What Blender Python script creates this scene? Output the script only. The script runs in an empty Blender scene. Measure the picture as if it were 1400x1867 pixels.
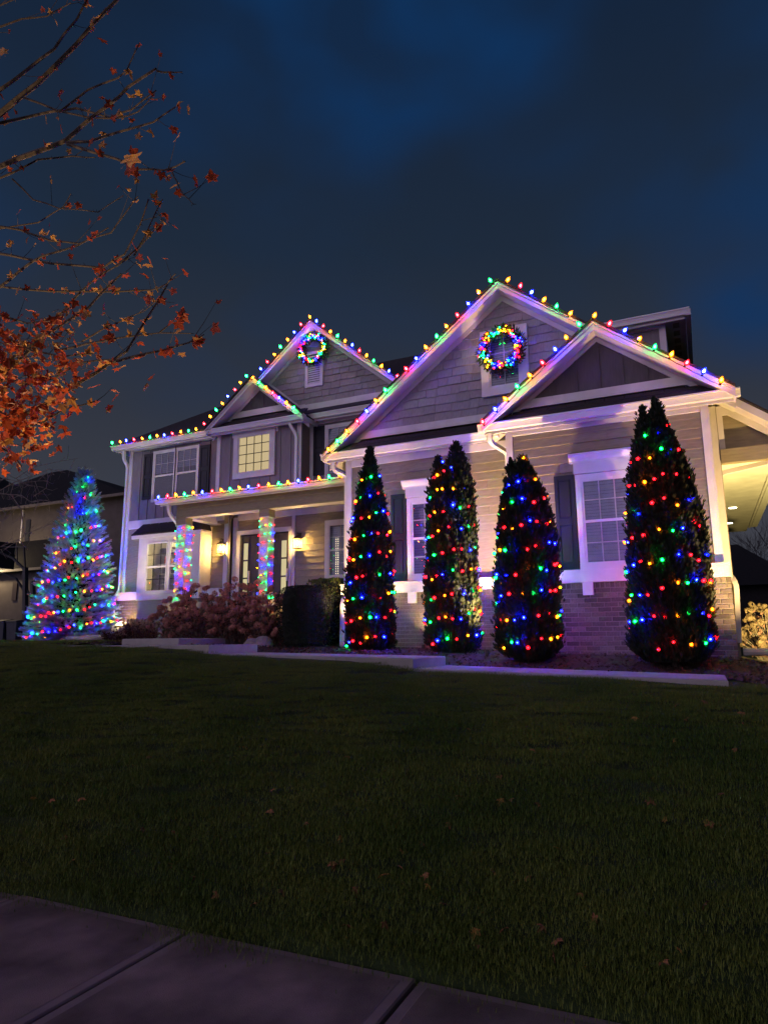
import bpy, math, random
import numpy as np
from mathutils import Vector, Matrix, Euler
random.seed(11)
rng = np.random.default_rng(5)
PI = math.pi
C = bpy.context.scene.collection
scene = bpy.context.scene

# ---------------------------------------------------------------- camera
F, CX, CY = 1243.0, 700.0, 933.5
def _rot(a, b, g):
    ca, sa, cb, sb, cg, sg = math.cos(a), math.sin(a), math.cos(b), math.sin(b), math.cos(g), math.sin(g)
    A = Matrix(((ca, -sa, 0), (sa, ca, 0), (0, 0, 1)))
    B = Matrix(((1, 0, 0), (0, cb, -sb), (0, sb, cb)))
    G = Matrix(((cg, -sg, 0), (sg, cg, 0), (0, 0, 1)))
    return A @ B @ G
CAMR = _rot(0.4328, 1.75839, -0.0086)
cam = bpy.data.cameras.new('camera')
cam.sensor_fit = 'VERTICAL'; cam.sensor_height = 36.0; cam.sensor_width = 27.0
cam.lens = F / 1867.0 * 36.0
cam.clip_start = 0.05; cam.clip_end = 2000
camo = bpy.data.objects.new('camera', cam); C.objects.link(camo)
camo.matrix_world = CAMR.to_4x4()
scene.camera = camo

def ray(px, py):
    return CAMR @ Vector((px - CX, -(py - CY), -F))
def at(px, py, y=None, x=None, z=None):
    """world point seen along one line of sight on the plane Y=y (a wall), X=x or Z=z"""
    d = ray(px, py)
    t = y / d.y if y is not None else (x / d.x if x is not None else z / d.z)
    return d * t
def atd(px, py, depth):
    return ray(px, py) * (depth / F)

# ---------------------------------------------------------------- sky, moonless dusk
w = bpy.data.worlds.new('World'); scene.world = w; w.use_nodes = True
nt = w.node_tree; N = nt.nodes; L = nt.links; N.clear()
out = N.new('ShaderNodeOutputWorld'); bg = N.new('ShaderNodeBackground')
tc = N.new('ShaderNodeTexCoord'); sep = N.new('ShaderNodeSeparateXYZ')
L.new(tc.outputs['Generated'], sep.inputs[0])
ramp = N.new('ShaderNodeValToRGB'); cr = ramp.color_ramp
cr.elements[0].position = 0.0; cr.elements[0].color = (0.046, 0.046, 0.056, 1)
cr.elements[1].position = 1.0; cr.elements[1].color = (0.004, 0.012, 0.036, 1)
for p_, c_ in ((0.16, (0.038, 0.040, 0.052, 1)), (0.32, (0.023, 0.028, 0.042, 1)), (0.52, (0.0105, 0.019, 0.036, 1)), (0.75, (0.0050, 0.0135, 0.034, 1))):
    e = cr.elements.new(p_); e.color = c_
L.new(sep.outputs['Z'], ramp.inputs['Fac'])
mp = N.new('ShaderNodeMapping'); mp.inputs['Scale'].default_value = (1.0, 1.0, 1.7)
mp.inputs['Location'].default_value = (0.35, 0.1, 0.62)
L.new(tc.outputs['Generated'], mp.inputs[0])
nz = N.new('ShaderNodeTexNoise'); nz.inputs['Scale'].default_value = 4.2; nz.inputs['Detail'].default_value = 3.5
nz.inputs['Roughness'].default_value = 0.42; nz.inputs['Distortion'].default_value = 0.3
L.new(mp.outputs[0], nz.inputs['Vector'])
cr2 = N.new('ShaderNodeMapRange'); cr2.inputs['From Min'].default_value = 0.52; cr2.inputs['From Max'].default_value = 0.72
L.new(nz.outputs['Fac'], cr2.inputs['Value'])
blue = N.new('ShaderNodeMixRGB'); blue.blend_type = 'MIX'
blue.inputs['Color2'].default_value = (0.0035, 0.027, 0.092, 1)
# thin places in the cloud deck, where the blue behind shows
lobes = None
for px_, py_, cosr, amt in ((620, -50, .972, 1.0), (880, 10, .988, .40), (1420, 430, .982, .75), (960, 210, .994, .30), (330, 140, .990, .22), (1120, 330, .994, .15), (-400, 300, .96, .5), (1900, 0, .95, .7)):
    d_ = ray(px_, py_).normalized()
    dp = N.new('ShaderNodeVectorMath'); dp.operation = 'DOT_PRODUCT'; dp.inputs[1].default_value = d_; L.new(tc.outputs['Generated'], dp.inputs[0])
    mr_ = N.new('ShaderNodeMapRange'); mr_.interpolation_type = 'SMOOTHSTEP'; mr_.inputs['From Min'].default_value = cosr; mr_.inputs['From Max'].default_value = 1.0; mr_.inputs['To Max'].default_value = amt
    L.new(dp.outputs['Value'], mr_.inputs['Value'])
    if lobes is None: lobes = mr_.outputs[0]
    else:
        ad = N.new('ShaderNodeMath'); ad.operation = 'ADD'; L.new(lobes, ad.inputs[0]); L.new(mr_.outputs[0], ad.inputs[1]); lobes = ad.outputs[0]
mq = N.new('ShaderNodeMapRange'); mq.inputs['From Min'].default_value = .36; mq.inputs['From Max'].default_value = .66; mq.inputs['To Min'].default_value = .25; mq.inputs['To Max'].default_value = 1.2; L.new(nz.outputs['Fac'], mq.inputs['Value'])
g0 = N.new('ShaderNodeMath'); g0.operation = 'MULTIPLY'; L.new(lobes, g0.inputs[0]); L.new(mq.outputs[0], g0.inputs[1])
g1 = N.new('ShaderNodeMath'); g1.operation = 'MULTIPLY'; g1.inputs[1].default_value = .16; L.new(cr2.outputs[0], g1.inputs[0])
gate = N.new('ShaderNodeMath'); gate.operation = 'ADD'; gate.use_clamp = True
L.new(g0.outputs[0], gate.inputs[0]); L.new(g1.outputs[0], gate.inputs[1])
L.new(gate.outputs[0], blue.inputs['Fac']); L.new(ramp.outputs['Color'], blue.inputs['Color1'])
# the last of the dusk itself: a Nishita sky with the sun far down, added on top
sky = N.new('ShaderNodeTexSky'); sky.sky_type = 'NISHITA'; sky.sun_disc = False
sky.sun_elevation = math.radians(-4); sky.sun_rotation = math.radians(200)
sk = N.new('ShaderNodeMixRGB'); sk.blend_type = 'ADD'; sk.inputs['Fac'].default_value = 0.02
L.new(blue.outputs[0], sk.inputs['Color1']); L.new(sky.outputs[0], sk.inputs['Color2'])
L.new(sk.outputs[0], bg.inputs['Color']); bg.inputs['Strength'].default_value = 1.0
L.new(bg.outputs[0], out.inputs['Surface'])

# one faint low light from the street side (town glow behind the photographer)
sun = bpy.data.lights.new('dusk_glow', 'SUN'); sun.energy = 1.15; sun.angle = math.radians(85)
sun.color = (0.86, 0.68, 1.0)
suno = bpy.data.objects.new('dusk_glow', sun); C.objects.link(suno)
suno.rotation_euler = Vector((0.42, 0.88, -0.06)).to_track_quat('-Z', 'Y').to_euler()
suno.location = (-6, -8, 6)

scene.view_settings.view_transform = 'Standard'; scene.view_settings.look = 'None'
scene.view_settings.exposure = 0.3; scene.view_settings.gamma = 1.0
scene.view_settings.use_curve_mapping = False
cy = scene.cycles
cy.max_bounces = 5; cy.diffuse_bounces = 2; cy.glossy_bounces = 2; cy.transparent_max_bounces = 10
cy.use_denoising = True; cy.sample_clamp_indirect = 3.0; cy.use_light_tree = True
cy.caustics_reflective = False; cy.caustics_refractive = False

# ---------------------------------------------------------------- materials
def mat(name, col, rough=0.7, var=0.0, nscale=8.0, nvar=0.15, bump=0.0, bscale=60.0, spec=0.3, metal=0.0, stretch=None, trans=0.0):
    m = bpy.data.materials.new(name); m.use_nodes = True
    t = m.node_tree; n = t.nodes; l = t.links
    b = n['Principled BSDF']
    b.inputs['Roughness'].default_value = rough; b.inputs['Metallic'].default_value = metal
    b.inputs['Specular IOR Level'].default_value = spec
    tc = n.new('ShaderNodeTexCoord'); mp = n.new('ShaderNodeMapping')
    l.new(tc.outputs['Object'], mp.inputs[0])
    if stretch: mp.inputs['Scale'].default_value = stretch
    nz = n.new('ShaderNodeTexNoise'); nz.inputs['Scale'].default_value = nscale; nz.inputs['Detail'].default_value = 5
    l.new(mp.outputs[0], nz.inputs['Vector'])
    mr = n.new('ShaderNodeMapRange'); mr.inputs['From Min'].default_value = 0.3; mr.inputs['From Max'].default_value = 0.7
    mr.inputs['To Min'].default_value = 1 - nvar; mr.inputs['To Max'].default_value = 1 + nvar
    l.new(nz.outputs['Fac'], mr.inputs['Value'])
    oi = n.new('ShaderNodeObjectInfo')
    mr2 = n.new('ShaderNodeMapRange'); mr2.inputs['To Min'].default_value = 1 - var; mr2.inputs['To Max'].default_value = 1 + var
    l.new(oi.outputs['Random'], mr2.inputs['Value'])
    mu = n.new('ShaderNodeMath'); mu.operation = 'MULTIPLY'
    l.new(mr.outputs[0], mu.inputs[0]); l.new(mr2.outputs[0], mu.inputs[1])
    vm = n.new('ShaderNodeVectorMath'); vm.operation = 'SCALE'; vm.inputs[0].default_value = col[:3]
    l.new(mu.outputs[0], vm.inputs['Scale']); l.new(vm.outputs[0], b.inputs['Base Color'])
    if bump > 0:
        nb = n.new('ShaderNodeTexNoise'); nb.inputs['Scale'].default_value = bscale; nb.inputs['Detail'].default_value = 4
        l.new(mp.outputs[0], nb.inputs['Vector'])
        bu = n.new('ShaderNodeBump'); bu.inputs['Strength'].default_value = bump; bu.inputs['Distance'].default_value = 0.01
        l.new(nb.outputs['Fac'], bu.inputs['Height']); l.new(bu.outputs[0], b.inputs['Normal'])
    if trans > 0:
        tr = n.new('ShaderNodeBsdfTranslucent'); mx = n.new('ShaderNodeMixShader'); mx.inputs[0].default_value = trans
        l.new(vm.outputs[0], tr.inputs['Color'])
        l.new(b.outputs[0], mx.inputs[1]); l.new(tr.outputs[0], mx.inputs[2])
        l.new(mx.outputs[0], n['Material Output'].inputs['Surface'])
    return m

def emat(name, col, strength, sample='AUTO'):
    m = bpy.data.materials.new(name); m.use_nodes = True
    t = m.node_tree; n = t.nodes; n.clear()
    e = n.new('ShaderNodeEmission'); e.inputs['Color'].default_value = (*col, 1); e.inputs['Strength'].default_value = strength
    o = n.new('ShaderNodeOutputMaterial'); t.links.new(e.outputs[0], o.inputs['Surface'])
    m.cycles.emission_sampling = sample
    return m

def shellmat(name, tint, glow, gs):
    m = bpy.data.materials.new(name); m.use_nodes = True
    t = m.node_tree; n = t.nodes; l = t.links; n.clear()
    tr = n.new('ShaderNodeBsdfTransparent'); tr.inputs['Color'].default_value = (*tint, 1)
    e = n.new('ShaderNodeEmission'); e.inputs['Color'].default_value = (*glow, 1); e.inputs['Strength'].default_value = gs
    gl = n.new('ShaderNodeBsdfGlossy'); gl.inputs['Roughness'].default_value = 0.1; gl.inputs['Color'].default_value = (.04, .04, .04, 1)
    a = n.new('ShaderNodeAddShader'); b = n.new('ShaderNodeAddShader'); o = n.new('ShaderNodeOutputMaterial')
    l.new(tr.outputs[0], a.inputs[0]); l.new(e.outputs[0], a.inputs[1])
    l.new(a.outputs[0], b.inputs[0]); l.new(gl.outputs[0], b.inputs[1]); l.new(b.outputs[0], o.inputs['Surface'])
    m.cycles.emission_sampling = 'NONE'
    return m

def glassmat(name, tint=(.8, .85, .9), refl=0.12):
    m = bpy.data.materials.new(name); m.use_nodes = True
    t = m.node_tree; n = t.nodes; l = t.links; n.clear()
    tr = n.new('ShaderNodeBsdfTransparent'); tr.inputs['Color'].default_value = (*tint, 1)
    gl = n.new('ShaderNodeBsdfGlossy'); gl.inputs['Roughness'].default_value = 0.02
    mx = n.new('ShaderNodeMixShader'); mx.inputs[0].default_value = refl
    o = n.new('ShaderNodeOutputMaterial')
    l.new(tr.outputs[0], mx.inputs[1]); l.new(gl.outputs[0], mx.inputs[2]); l.new(mx.outputs[0], o.inputs['Surface'])
    return m

M = dict(
    siding=mat('painted_clapboard', (.255, .22, .15), .65, .05, 6, .13, .25, 90, stretch=(1, 6, 6)),
    board=mat('painted_board', (.20, .18, .185), .65, .05, 5, .10, .2, 80, stretch=(6, 6, 1)),
    darkboard=mat('dark_gable_board', (.075, .066, .072), .65, .05, 5, .12, .2, 80, stretch=(6, 6, 1)),  # board tone, darker for the infill of the small gables
    shake=mat('painted_shake', (.27, .25, .25), .75, .12, 9, .16, .5, 70, stretch=(7, 7, 1)),
    trim=mat('white_trim_paint', (.60, .575, .56), .5, .03, 3, .12, .10, 50),
    gutter=mat('white_gutter_metal', (.68, .66, .64), .38, .0, 3, .05),
    shutter=mat('dark_shutter_paint', (.010, .011, .017), .5, .05, 6, .15),
    shingle=mat('dark_roof_shingle', (.030, .026, .028), .92, .25, 30, .35, .6, 120),
    brick=mat('brown_grey_brick', (.115, .095, .078), .85, .50, 40, .22, .6, 130),
    mortar=mat('pale_mortar', (.21, .19, .16), .95, 0, 50, .15, .5, 150),
    concrete=mat('walk_concrete', (.33, .31, .29), .9, .06, 4, .14, .35, 220),
    slab=mat('sidewalk_concrete', (.165, .125, .110), .92, .09, 2.6, .55, .8, 190),
    slabedge=mat('sidewalk_tooled_edge', (.205, .16, .145), .85, .03, 5, .18, .25, 200),
    joint=mat('joint_dirt', (.02, .018, .016), .95),
    soil=mat('lawn_soil', (.026, .044, .012), .95, 0, 5, .4, .5, 60),
    mulch=mat('bark_mulch', (.030, .021, .016), .95, 0, 22, .5, 1.0, 60),
    chip=mat('bark_chip', (.045, .030, .022), .9, .4, 20, .3),
    bark=mat('maple_bark', (.085, .066, .052), .9, 0, 18, .3, .6, 70),
    twig=mat('pale_twig_bark', (.24, .20, .17), .9, 0, 20, .25),
    greybark=mat('evergreen_trunk_bark', (.06, .05, .04), .9, 0, 20, .3),
    arbor=mat('arborvitae_scale_leaf', (.011, .018, .008), .75, .1, 3.0, .4, trans=.15),
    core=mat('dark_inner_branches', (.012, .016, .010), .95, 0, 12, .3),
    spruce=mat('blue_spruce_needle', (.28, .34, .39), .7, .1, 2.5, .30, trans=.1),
    boxleaf=mat('boxwood_leaf', (.012, .019, .009), .6, .1, 4, .35, trans=.2),
    hedgeleaf=mat('yew_hedge_leaf', (.070, .095, .022), .6, .1, 4, .35, trans=.2),
    petal=mat('dry_brown_petal', (.52, .23, .18), .85, .22, 14, .35, trans=.2),
    petal2=mat('pale_dry_petal', (.13, .09, .055), .85, .2, 14, .3, trans=.2),
    hleaf=mat('hydrangea_leaf', (.17, .085, .065), .8, .2, 9, .4, trans=.2),
    drygrass=mat('dry_ornamental_grass', (.30, .20, .15), .85, .1, 9, .3, trans=.2),
    redleaf=mat('dark_red_leaf', (.060, .022, .022), .7, .2, 9, .4, trans=.2),
    rock=mat('grey_boulder', (.26, .22, .22), .9, 0, 7, .3, .8, 30),
    leafo=mat('orange_maple_leaf', (.46, .085, .028), .6, .45, 14, .30, trans=.35),
    leafy=mat('golden_maple_leaf', (.52, .26, .07), .6, .30, 14, .25, trans=.35),
    leafd=mat('fallen_leaf', (.30, .13, .055), .8, .3, 14, .3),
    cord=mat('green_light_cord', (.012, .020, .012), .6),
    cordw=mat('brown_light_cord', (.06, .035, .03), .6),
    wreath=mat('wreath_needle', (.020, .045, .020), .7, .1, 8, .4),
    black=mat('black_metal', (.015, .015, .016), .45, 0, 8, .1),
    ngut=mat('neighbour_gutter', (.14, .12, .10), .6),
    bronze=mat('dark_bronze_metal', (.05, .038, .025), .4, 0, 8, .1, metal=.6),
    door=mat('dark_stained_door', (.040, .030, .030), .4, .05, 5, .2, .1, 50, stretch=(8, 8, 1)),
    blind=mat('white_blind_slat', (.20, .20, .23), .5, .05),
    room=mat('dark_room', (.03, .032, .04), .9),
    roomlit=mat('cream_room_wall', (.62, .54, .36), .9, 0, 3, .1),
    shelf=mat('cream_shelf', (.60, .55, .42), .7),
    books=mat('red_book_cover', (.55, .09, .04), .6, .4),
    plastic=mat('dark_cart_plastic', (.03, .034, .042), .5),
    nwall=mat('neighbour_render', (.085, .074, .07), .85, .04, 3, .12, .2, 60),
    nroof=mat('neighbour_shingle', (.012, .012, .013), .95, 0, 12, .3),
    dark=mat('dark_gap', (.01, .01, .01), .95),
    pipe=mat('white_pipe', (.62, .62, .55), .5, 0, 8, .1),
    farbark=mat('far_twig', (.035, .030, .035), .95),
    glass=glassmat('window_glass', (.82, .85, .9), .045),
    lampglass=emat('lantern_pane_glow', (1.0, .80, .42), 3.2, 'NONE'),
    bulbwarm=emat('warm_lamp_filament', (1.0, .78, .42), 30, 'NONE'),
    muntin=mat('grey_white_muntin', (.34, .33, .35), .5),
    litpane=emat('lit_cream_pane', (.86, .62, .25), .80, 'AUTO'),
    doorpane=emat('lit_door_glass', (.78, .66, .36), .66, 'AUTO'),
    downlight=emat('recessed_lamp_glow', (1.0, .93, .62), 14, 'AUTO'),
    fixglow=emat('spotlight_lens', (1.0, .80, .45), 3, 'NONE'),
    roomlamp=emat('room_lamp_glow', (1.0, .78, .38), 150, 'AUTO'),
)
BC = dict(R=((1, .022, .04), (1, .55, .5), 1.0), G=((.012, 1, .20), (.6, 1, .8), .75),
          B=((.012, .022, 1), (.7, .75, 1), 1.0), O=((1, .30, .008), (1, .88, .6), .9))
CORES, SHELLS, CORES_M, SHELLS_M, CORES_W = {}, {}, {}, {}, {}
MC = dict(R=(1, .05, .05), G=(.06, 1, .20), B=(.05, .06, 1), O=(1, .36, .08))
for k, (tint, corec, g) in BC.items():
    nm = dict(R='red', G='green', B='blue', O='amber')[k]
    boost = dict(R=.48, G=.58, B=2.7, O=.52)[k]
    CORES[k] = emat(nm + '_bulb_core', corec, 175 * boost, 'FRONT')
    CORES_M[k] = emat(nm + '_mini_core', MC[k], 620 * boost * (.55 if k == 'R' else 1), 'FRONT')
    CORES_W[k] = emat(nm + '_dim_mini_core', tuple(min(1, c * 2.5) for c in MC[k]), 260 * boost, 'FRONT')
    SHELLS[k] = shellmat(nm + '_bulb_glass', tint, tint, .62 * g)
    SHELLS_M[k] = shellmat(nm + '_mini_glass', tint, tint, .95 * g)

# ---------------------------------------------------------------- object helpers
BASE = {}
def tag(o, label=None, cat=None, group=None, kind=None):
    if label: o['label'] = label
    if cat: o['category'] = cat
    if group: o['group'] = group
    if kind: o['kind'] = kind
    return o
def thing(name, base, label, cat, group=None):
    o = bpy.data.objects.new(name, None); C.objects.link(o)
    o.location = base; BASE[o.name] = Vector(base); o.empty_display_size = 0.2
    return tag(o, label, cat, group)
def mesh(name, verts, faces, mats, fm=None, smooth=False):
    me = bpy.data.meshes.new(name)
    me.from_pydata([tuple(v) for v in verts], [], faces)
    for m in (mats if isinstance(mats, (list, tuple)) else [mats]): me.materials.append(m)
    if fm: me.polygons.foreach_set('material_index', fm)
    if smooth: me.polygons.foreach_set('use_smooth', [True] * len(me.polygons))
    me.update(); return me
def put(name, me, parent=None, loc=(0, 0, 0), rot=None, scale=None, label=None, kind=None):
    """link one object; loc is a world location"""
    o = bpy.data.objects.new(name, me); C.objects.link(o)
    loc = Vector(loc)
    if parent is not None:
        o.parent = parent; o.location = loc - BASE[parent.name]
    else:
        o.location = loc
    BASE[o.name] = loc
    if rot is not None: o.rotation_euler = rot
    if scale is not None: o.scale = scale if hasattr(scale, '__len__') else (scale,) * 3
    if label: o['label'] = label
    if kind: o['kind'] = kind
    return o

class MB:
    """collects shapes, builds ONE mesh"""
    def __init__(s): s.v = []; s.f = []; s.m = []
    def add(s, vs, fs, mi=0):
        b = len(s.v); s.v += [tuple(v) for v in vs]; s.f += [tuple(i + b for i in f) for f in fs]; s.m += [mi] * len(fs); return s
    def box(s, x0, x1, y0, y1, z0, z1, mi=0):
        vs = [(x, y, z) for z in (z0, z1) for y in (y0, y1) for x in (x0, x1)]
        return s.add(vs, [(0, 2, 3, 1), (4, 5, 7, 6), (0, 1, 5, 4), (2, 6, 7, 3), (0, 4, 6, 2), (1, 3, 7, 5)], mi)
    def prism_y(s, poly, yf, yb, mi=0):
        """poly of (x,z), counter-clockwise seen from the front; yf number or function of z"""
        g = yf if callable(yf) else (lambda z: yf)
        n = len(poly)
        vs = [(x, g(z), z) for x, z in poly] + [(x, yb, z) for x, z in poly]
        fs = [tuple(range(n)), tuple(range(2 * n - 1, n - 1, -1))] + [(i, i + n, (i + 1) % n + n, (i + 1) % n) for i in range(n)]
        return s.add(vs, fs, mi)
    def prism_x(s, poly, x0, x1, mi=0):
        n = len(poly)
        vs = [(x0, y, z) for y, z in poly] + [(x1, y, z) for y, z in poly]
        fs = [tuple(range(n - 1, -1, -1)), tuple(range(n, 2 * n))] + [(i, (i + 1) % n, (i + 1) % n + n, i + n) for i in range(n)]
        return s.add(vs, fs, mi)
    def tube(s, pts, rad, n=6, mi=0, cap=True):
        pts = [Vector(p) for p in pts]
        if not hasattr(rad, '__len__'): rad = [rad] * len(pts)
        vs = []; prev = None
        for i, p in enumerate(pts):
            d = (pts[min(i + 1, len(pts) - 1)] - pts[max(i - 1, 0)])
            if d.length < 1e-9: d = Vector((0, 0, 1))
            d.normalize()
            if prev is None:
                u = d.orthogonal().normalized()
            else:
                u = prev - d * prev.dot(d)
                u = u.normalized() if u.length > 1e-6 else d.orthogonal().normalized()
            prev = u; v = d.cross(u)
            for k in range(n):
                a = 2 * PI * k / n
                vs.append(p + (u * math.cos(a) + v * math.sin(a)) * rad[i])
        fs = []
        for i in range(len(pts) - 1):
            for k in range(n):
                a, b = i * n + k, i * n + (k + 1) % n
                fs.append((a, b, b + n, a + n))
        if cap:
            fs.append(tuple(range(n - 1, -1, -1))); fs.append(tuple(range((len(pts) - 1) * n, len(pts) * n)))
        return s.add(vs, fs, mi)
    def lathe(s, prof, n=10, c=(0, 0, 0), mi=0):
        """prof list of (r,z)"""
        vs = []
        for r, z in prof:
            for k in range(n):
                a = 2 * PI * k / n; vs.append((c[0] + r * math.cos(a), c[1] + r * math.sin(a), c[2] + z))
        fs = [(i * n + k, i * n + (k + 1) % n, (i + 1) * n + (k + 1) % n, (i + 1) * n + k) for i in range(len(prof) - 1) for k in range(n)]
        fs += [tuple(range(n - 1, -1, -1)), tuple(range((len(prof) - 1) * n, len(prof) * n))]
        return s.add(vs, fs, mi)
    def build(s, name, mats, parent=None, label=None, kind=None, smooth=False):
        if not s.v: return None
        me = mesh(name, s.v, s.f, mats, s.m, smooth)
        # absolute geometry: bring it to a local origin at the bottom centre of its bounds
        co = np.array(s.v); c = Vector(((co[:, 0].min() + co[:, 0].max()) / 2, (co[:, 1].min() + co[:, 1].max()) / 2, co[:, 2].min()))
        me.transform(Matrix.Translation(-c))
        return put(name, me, parent, c, label=label, kind=kind)

def clip(poly, a, b, c):
    """keep the part of poly (x,z) with a*x+b*z<=c"""
    outp = []
    for i in range(len(poly)):
        p, q = poly[i], poly[(i + 1) % len(poly)]
        dp, dq = a * p[0] + b * p[1] - c, a * q[0] + b * q[1] - c
        if dp <= 0: outp.append(p)
        if (dp < 0 < dq) or (dq < 0 < dp):
            t = dp / (dp - dq); outp.append((p[0] + t * (q[0] - p[0]), p[1] + t * (q[1] - p[1])))
    return outp
def area(poly):
    return abs(sum(poly[i][0] * poly[(i + 1) % len(poly)][1] - poly[(i + 1) % len(poly)][0] * poly[i][1] for i in range(len(poly)))) / 2

def soup(name, tv, tf, mats3, locs, material, parent=None, kind=None, label=None):
    """template (tv,tf) stamped at many transforms, one mesh"""
    tv = np.asarray(tv, float); n = len(locs)
    V = np.einsum('nij,vj->nvi', mats3, tv) + np.asarray(locs)[:, None, :]
    V = V.reshape(-1, 3)
    k = len(tf[0]); tfa = np.asarray(tf, int)
    Fc = (tfa[None] + (np.arange(n) * len(tv))[:, None, None]).reshape(-1, k)
    me = bpy.data.meshes.new(name)
    base = Vector((float(V[:, 0].mean()), float(V[:, 1].mean()), float(V[:, 2].min())))
    V = V - np.array(base)
    me.vertices.add(len(V)); me.vertices.foreach_set('co', V.ravel())
    me.loops.add(Fc.size); me.loops.foreach_set('vertex_index', Fc.ravel().astype(np.int32))
    me.polygons.add(len(Fc)); me.polygons.foreach_set('loop_start', (np.arange(len(Fc)) * k).astype(np.int32))
    me.polygons.foreach_set('loop_total', np.full(len(Fc), k, np.int32))
    me.materials.append(material); me.update(calc_edges=True); me.validate()
    return put(name, me, parent, base, kind=kind, label=label)

def basis(dirs, roll=None, scale=None):
    """matrices whose Z column is dirs"""
    d = np.asarray(dirs, float); d = d / np.linalg.norm(d, axis=1, keepdims=True)
    n = len(d)
    r = rng.normal(size=(n, 3)) if roll is None else np.asarray(roll, float)
    u = np.cross(r, d); u /= np.linalg.norm(u, axis=1, keepdims=True) + 1e-9
    v = np.cross(d, u)
    m = np.stack([u, v, d], axis=2)
    if scale is not None: m = m * np.asarray(scale)[:, None, None]
    return m
# ---------------------------------------------------------------- ground and walks
def _lerp(x, xs, zs):
    return float(np.interp(x, xs, zs))
EX = [-60, -16, -13, -10, -7.2, -6.5, -4.2, -3.35, -1, .3, .8, 1.5, 3, 60]
EZ = [-.10, -.03, -.01, -.02, -.08, -.17, -.25, -.375, -.43, -.50, -.60, -.66, -.70, -.90]
BX = [-60, -16, -12, -6, -3, .3, .9, 1.6, 3, 60]
BZ = [.0, .06, .04, -.12, -.19, -.28, -.42, -.50, -.5, -.8]
def gz(X, Y):
    e = _lerp(X, EX, EZ)
    if Y < 3.40: return -1.64
    if Y < 8.05:
        t = (Y - 3.40) / 4.65; h = t * (1.22 - .22 * t)
        bump = .025 * math.sin(X * .9 + 1) * math.sin(t * PI)
        return -1.595 + (e + 1.595) * h + bump
    if Y < 9.3: return e
    t = min(1, (Y - 9.3) / 1.7); t = t * t * (3 - 2 * t)
    return e + (_lerp(X, BX, BZ) - e) * t
def hit_ground(px, py):
    d = ray(px, py); t = 2.0 / d.y
    for i in range(4000):
        p = d * t
        if p.z <= gz(p.x, p.y): return p
        t *= 1.002
    return p
xs = [-700, -300, -150, -90, -60, -45] + list(np.arange(-36, -18, 1.5)) + list(np.arange(-18, 5.01, .25)) + [6, 8, 11, 15, 22, 35, 60, 120, 300, 700]
ys = [-300, -100, -40, -15, -5, 0, 2, 3.39, 3.401] + list(np.arange(3.6, 8.05, .3)) + [8.05, 8.5, 9, 9.3] + list(np.arange(9.5, 13, .25)) + [13.5, 14, 15, 17, 20, 25, 32, 45, 70, 120, 300, 700]
gv = [(x, y, gz(x, y) - (.35 if (y > 45 or abs(x) > 100) else 0)) for y in ys for x in xs]
nx = len(xs)
gf = [(j * nx + i, j * nx + i + 1, (j + 1) * nx + i + 1, (j + 1) * nx + i) for j in range(len(ys) - 1) for i in range(nx - 1)]
go = put('ground', mesh('ground', gv, gf, M['soil'], smooth=True)); tag(go, kind='structure')

# planting bed between walk and house
bx = list(np.arange(-12.2, 2.61, .2)); by = [9.31] + list(np.arange(9.5, 14.2, .2))
bv = [(x, y, gz(x, y) + .012 + .02 * math.sin(x * 7.1) * math.sin(y * 6.3) + rng.normal() * .006) for y in by for x in bx]
nb = len(bx)
bf = [(j * nb + i, j * nb + i + 1, (j + 1) * nb + i + 1, (j + 1) * nb + i) for j in range(len(by) - 1) for i in range(nb - 1)]
tag(put('planting_bed', mesh('planting_bed', bv, bf, M['mulch'], smooth=True)), kind='structure')
n = 5200
cx_ = rng.uniform(-11.5, 1.2, n); cy_ = rng.uniform(9.35, 11.4, n)
cl = np.array([(a, b, gz(a, b) + .03) for a, b in zip(cx_, cy_)])
o = soup('mulch_chips', [(-.5, -.2, 0), (.5, -.25, .05), (.45, .22, 0), (-.45, .2, .1)], [(0, 1, 2, 3)], basis(rng.normal(size=(n, 3)) * [.5, .5, 1], scale=rng.uniform(.02, .06, n)), cl, M['chip'])
tag(o, 'loose bark chips on the dark planting bed', None, kind='stuff')

# public sidewalk: separate tooled slabs
side = bpy.data.objects.new('sidewalk', mesh('sidewalk', [(-30, .4, -1.66), (25, .4, -1.66), (25, 3.39, -1.66), (-30, 3.39, -1.66)], [(0, 1, 2, 3)], M['joint']))
C.objects.link(side); BASE['sidewalk'] = Vector((0, 0, 0)); tag(side, kind='structure')
def slab_mesh(name, wx, wy, h, bev=.008, edge=.055, m0=M['slab'], m1=M['slabedge']):
    a, b = wx / 2, wy / 2
    rings = [(a, b, 0), (a, b, h - bev), (a - bev, b - bev, h), (a - edge, b - edge, h), (a - edge - .006, b - edge - .006, h + .003)]
    v = []
    for p, q, z in rings: v += [(-p, -q, z), (p, -q, z), (p, q, z), (-p, q, z)]
    f, m = [], []
    for r in range(len(rings) - 1):
        for i in range(4):
            f.append((r * 4 + i, r * 4 + (i + 1) % 4, (r + 1) * 4 + (i + 1) % 4, (r + 1) * 4 + i)); m.append(1)
    f.append(tuple(range(16, 20))); m.append(0)
    return mesh(name, v, f, [m0, m1], m)
sm = slab_mesh('slab', 1.365, 1.53, .06)
for k in range(-9, 5):
    put('slab', sm, side, (-1.402 + 1.383 * (k + .5), 2.61, -1.66 + rng.uniform(-.003, .003)), rot=(rng.uniform(-.003, .003), rng.uniform(-.003, .003), 0))

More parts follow.
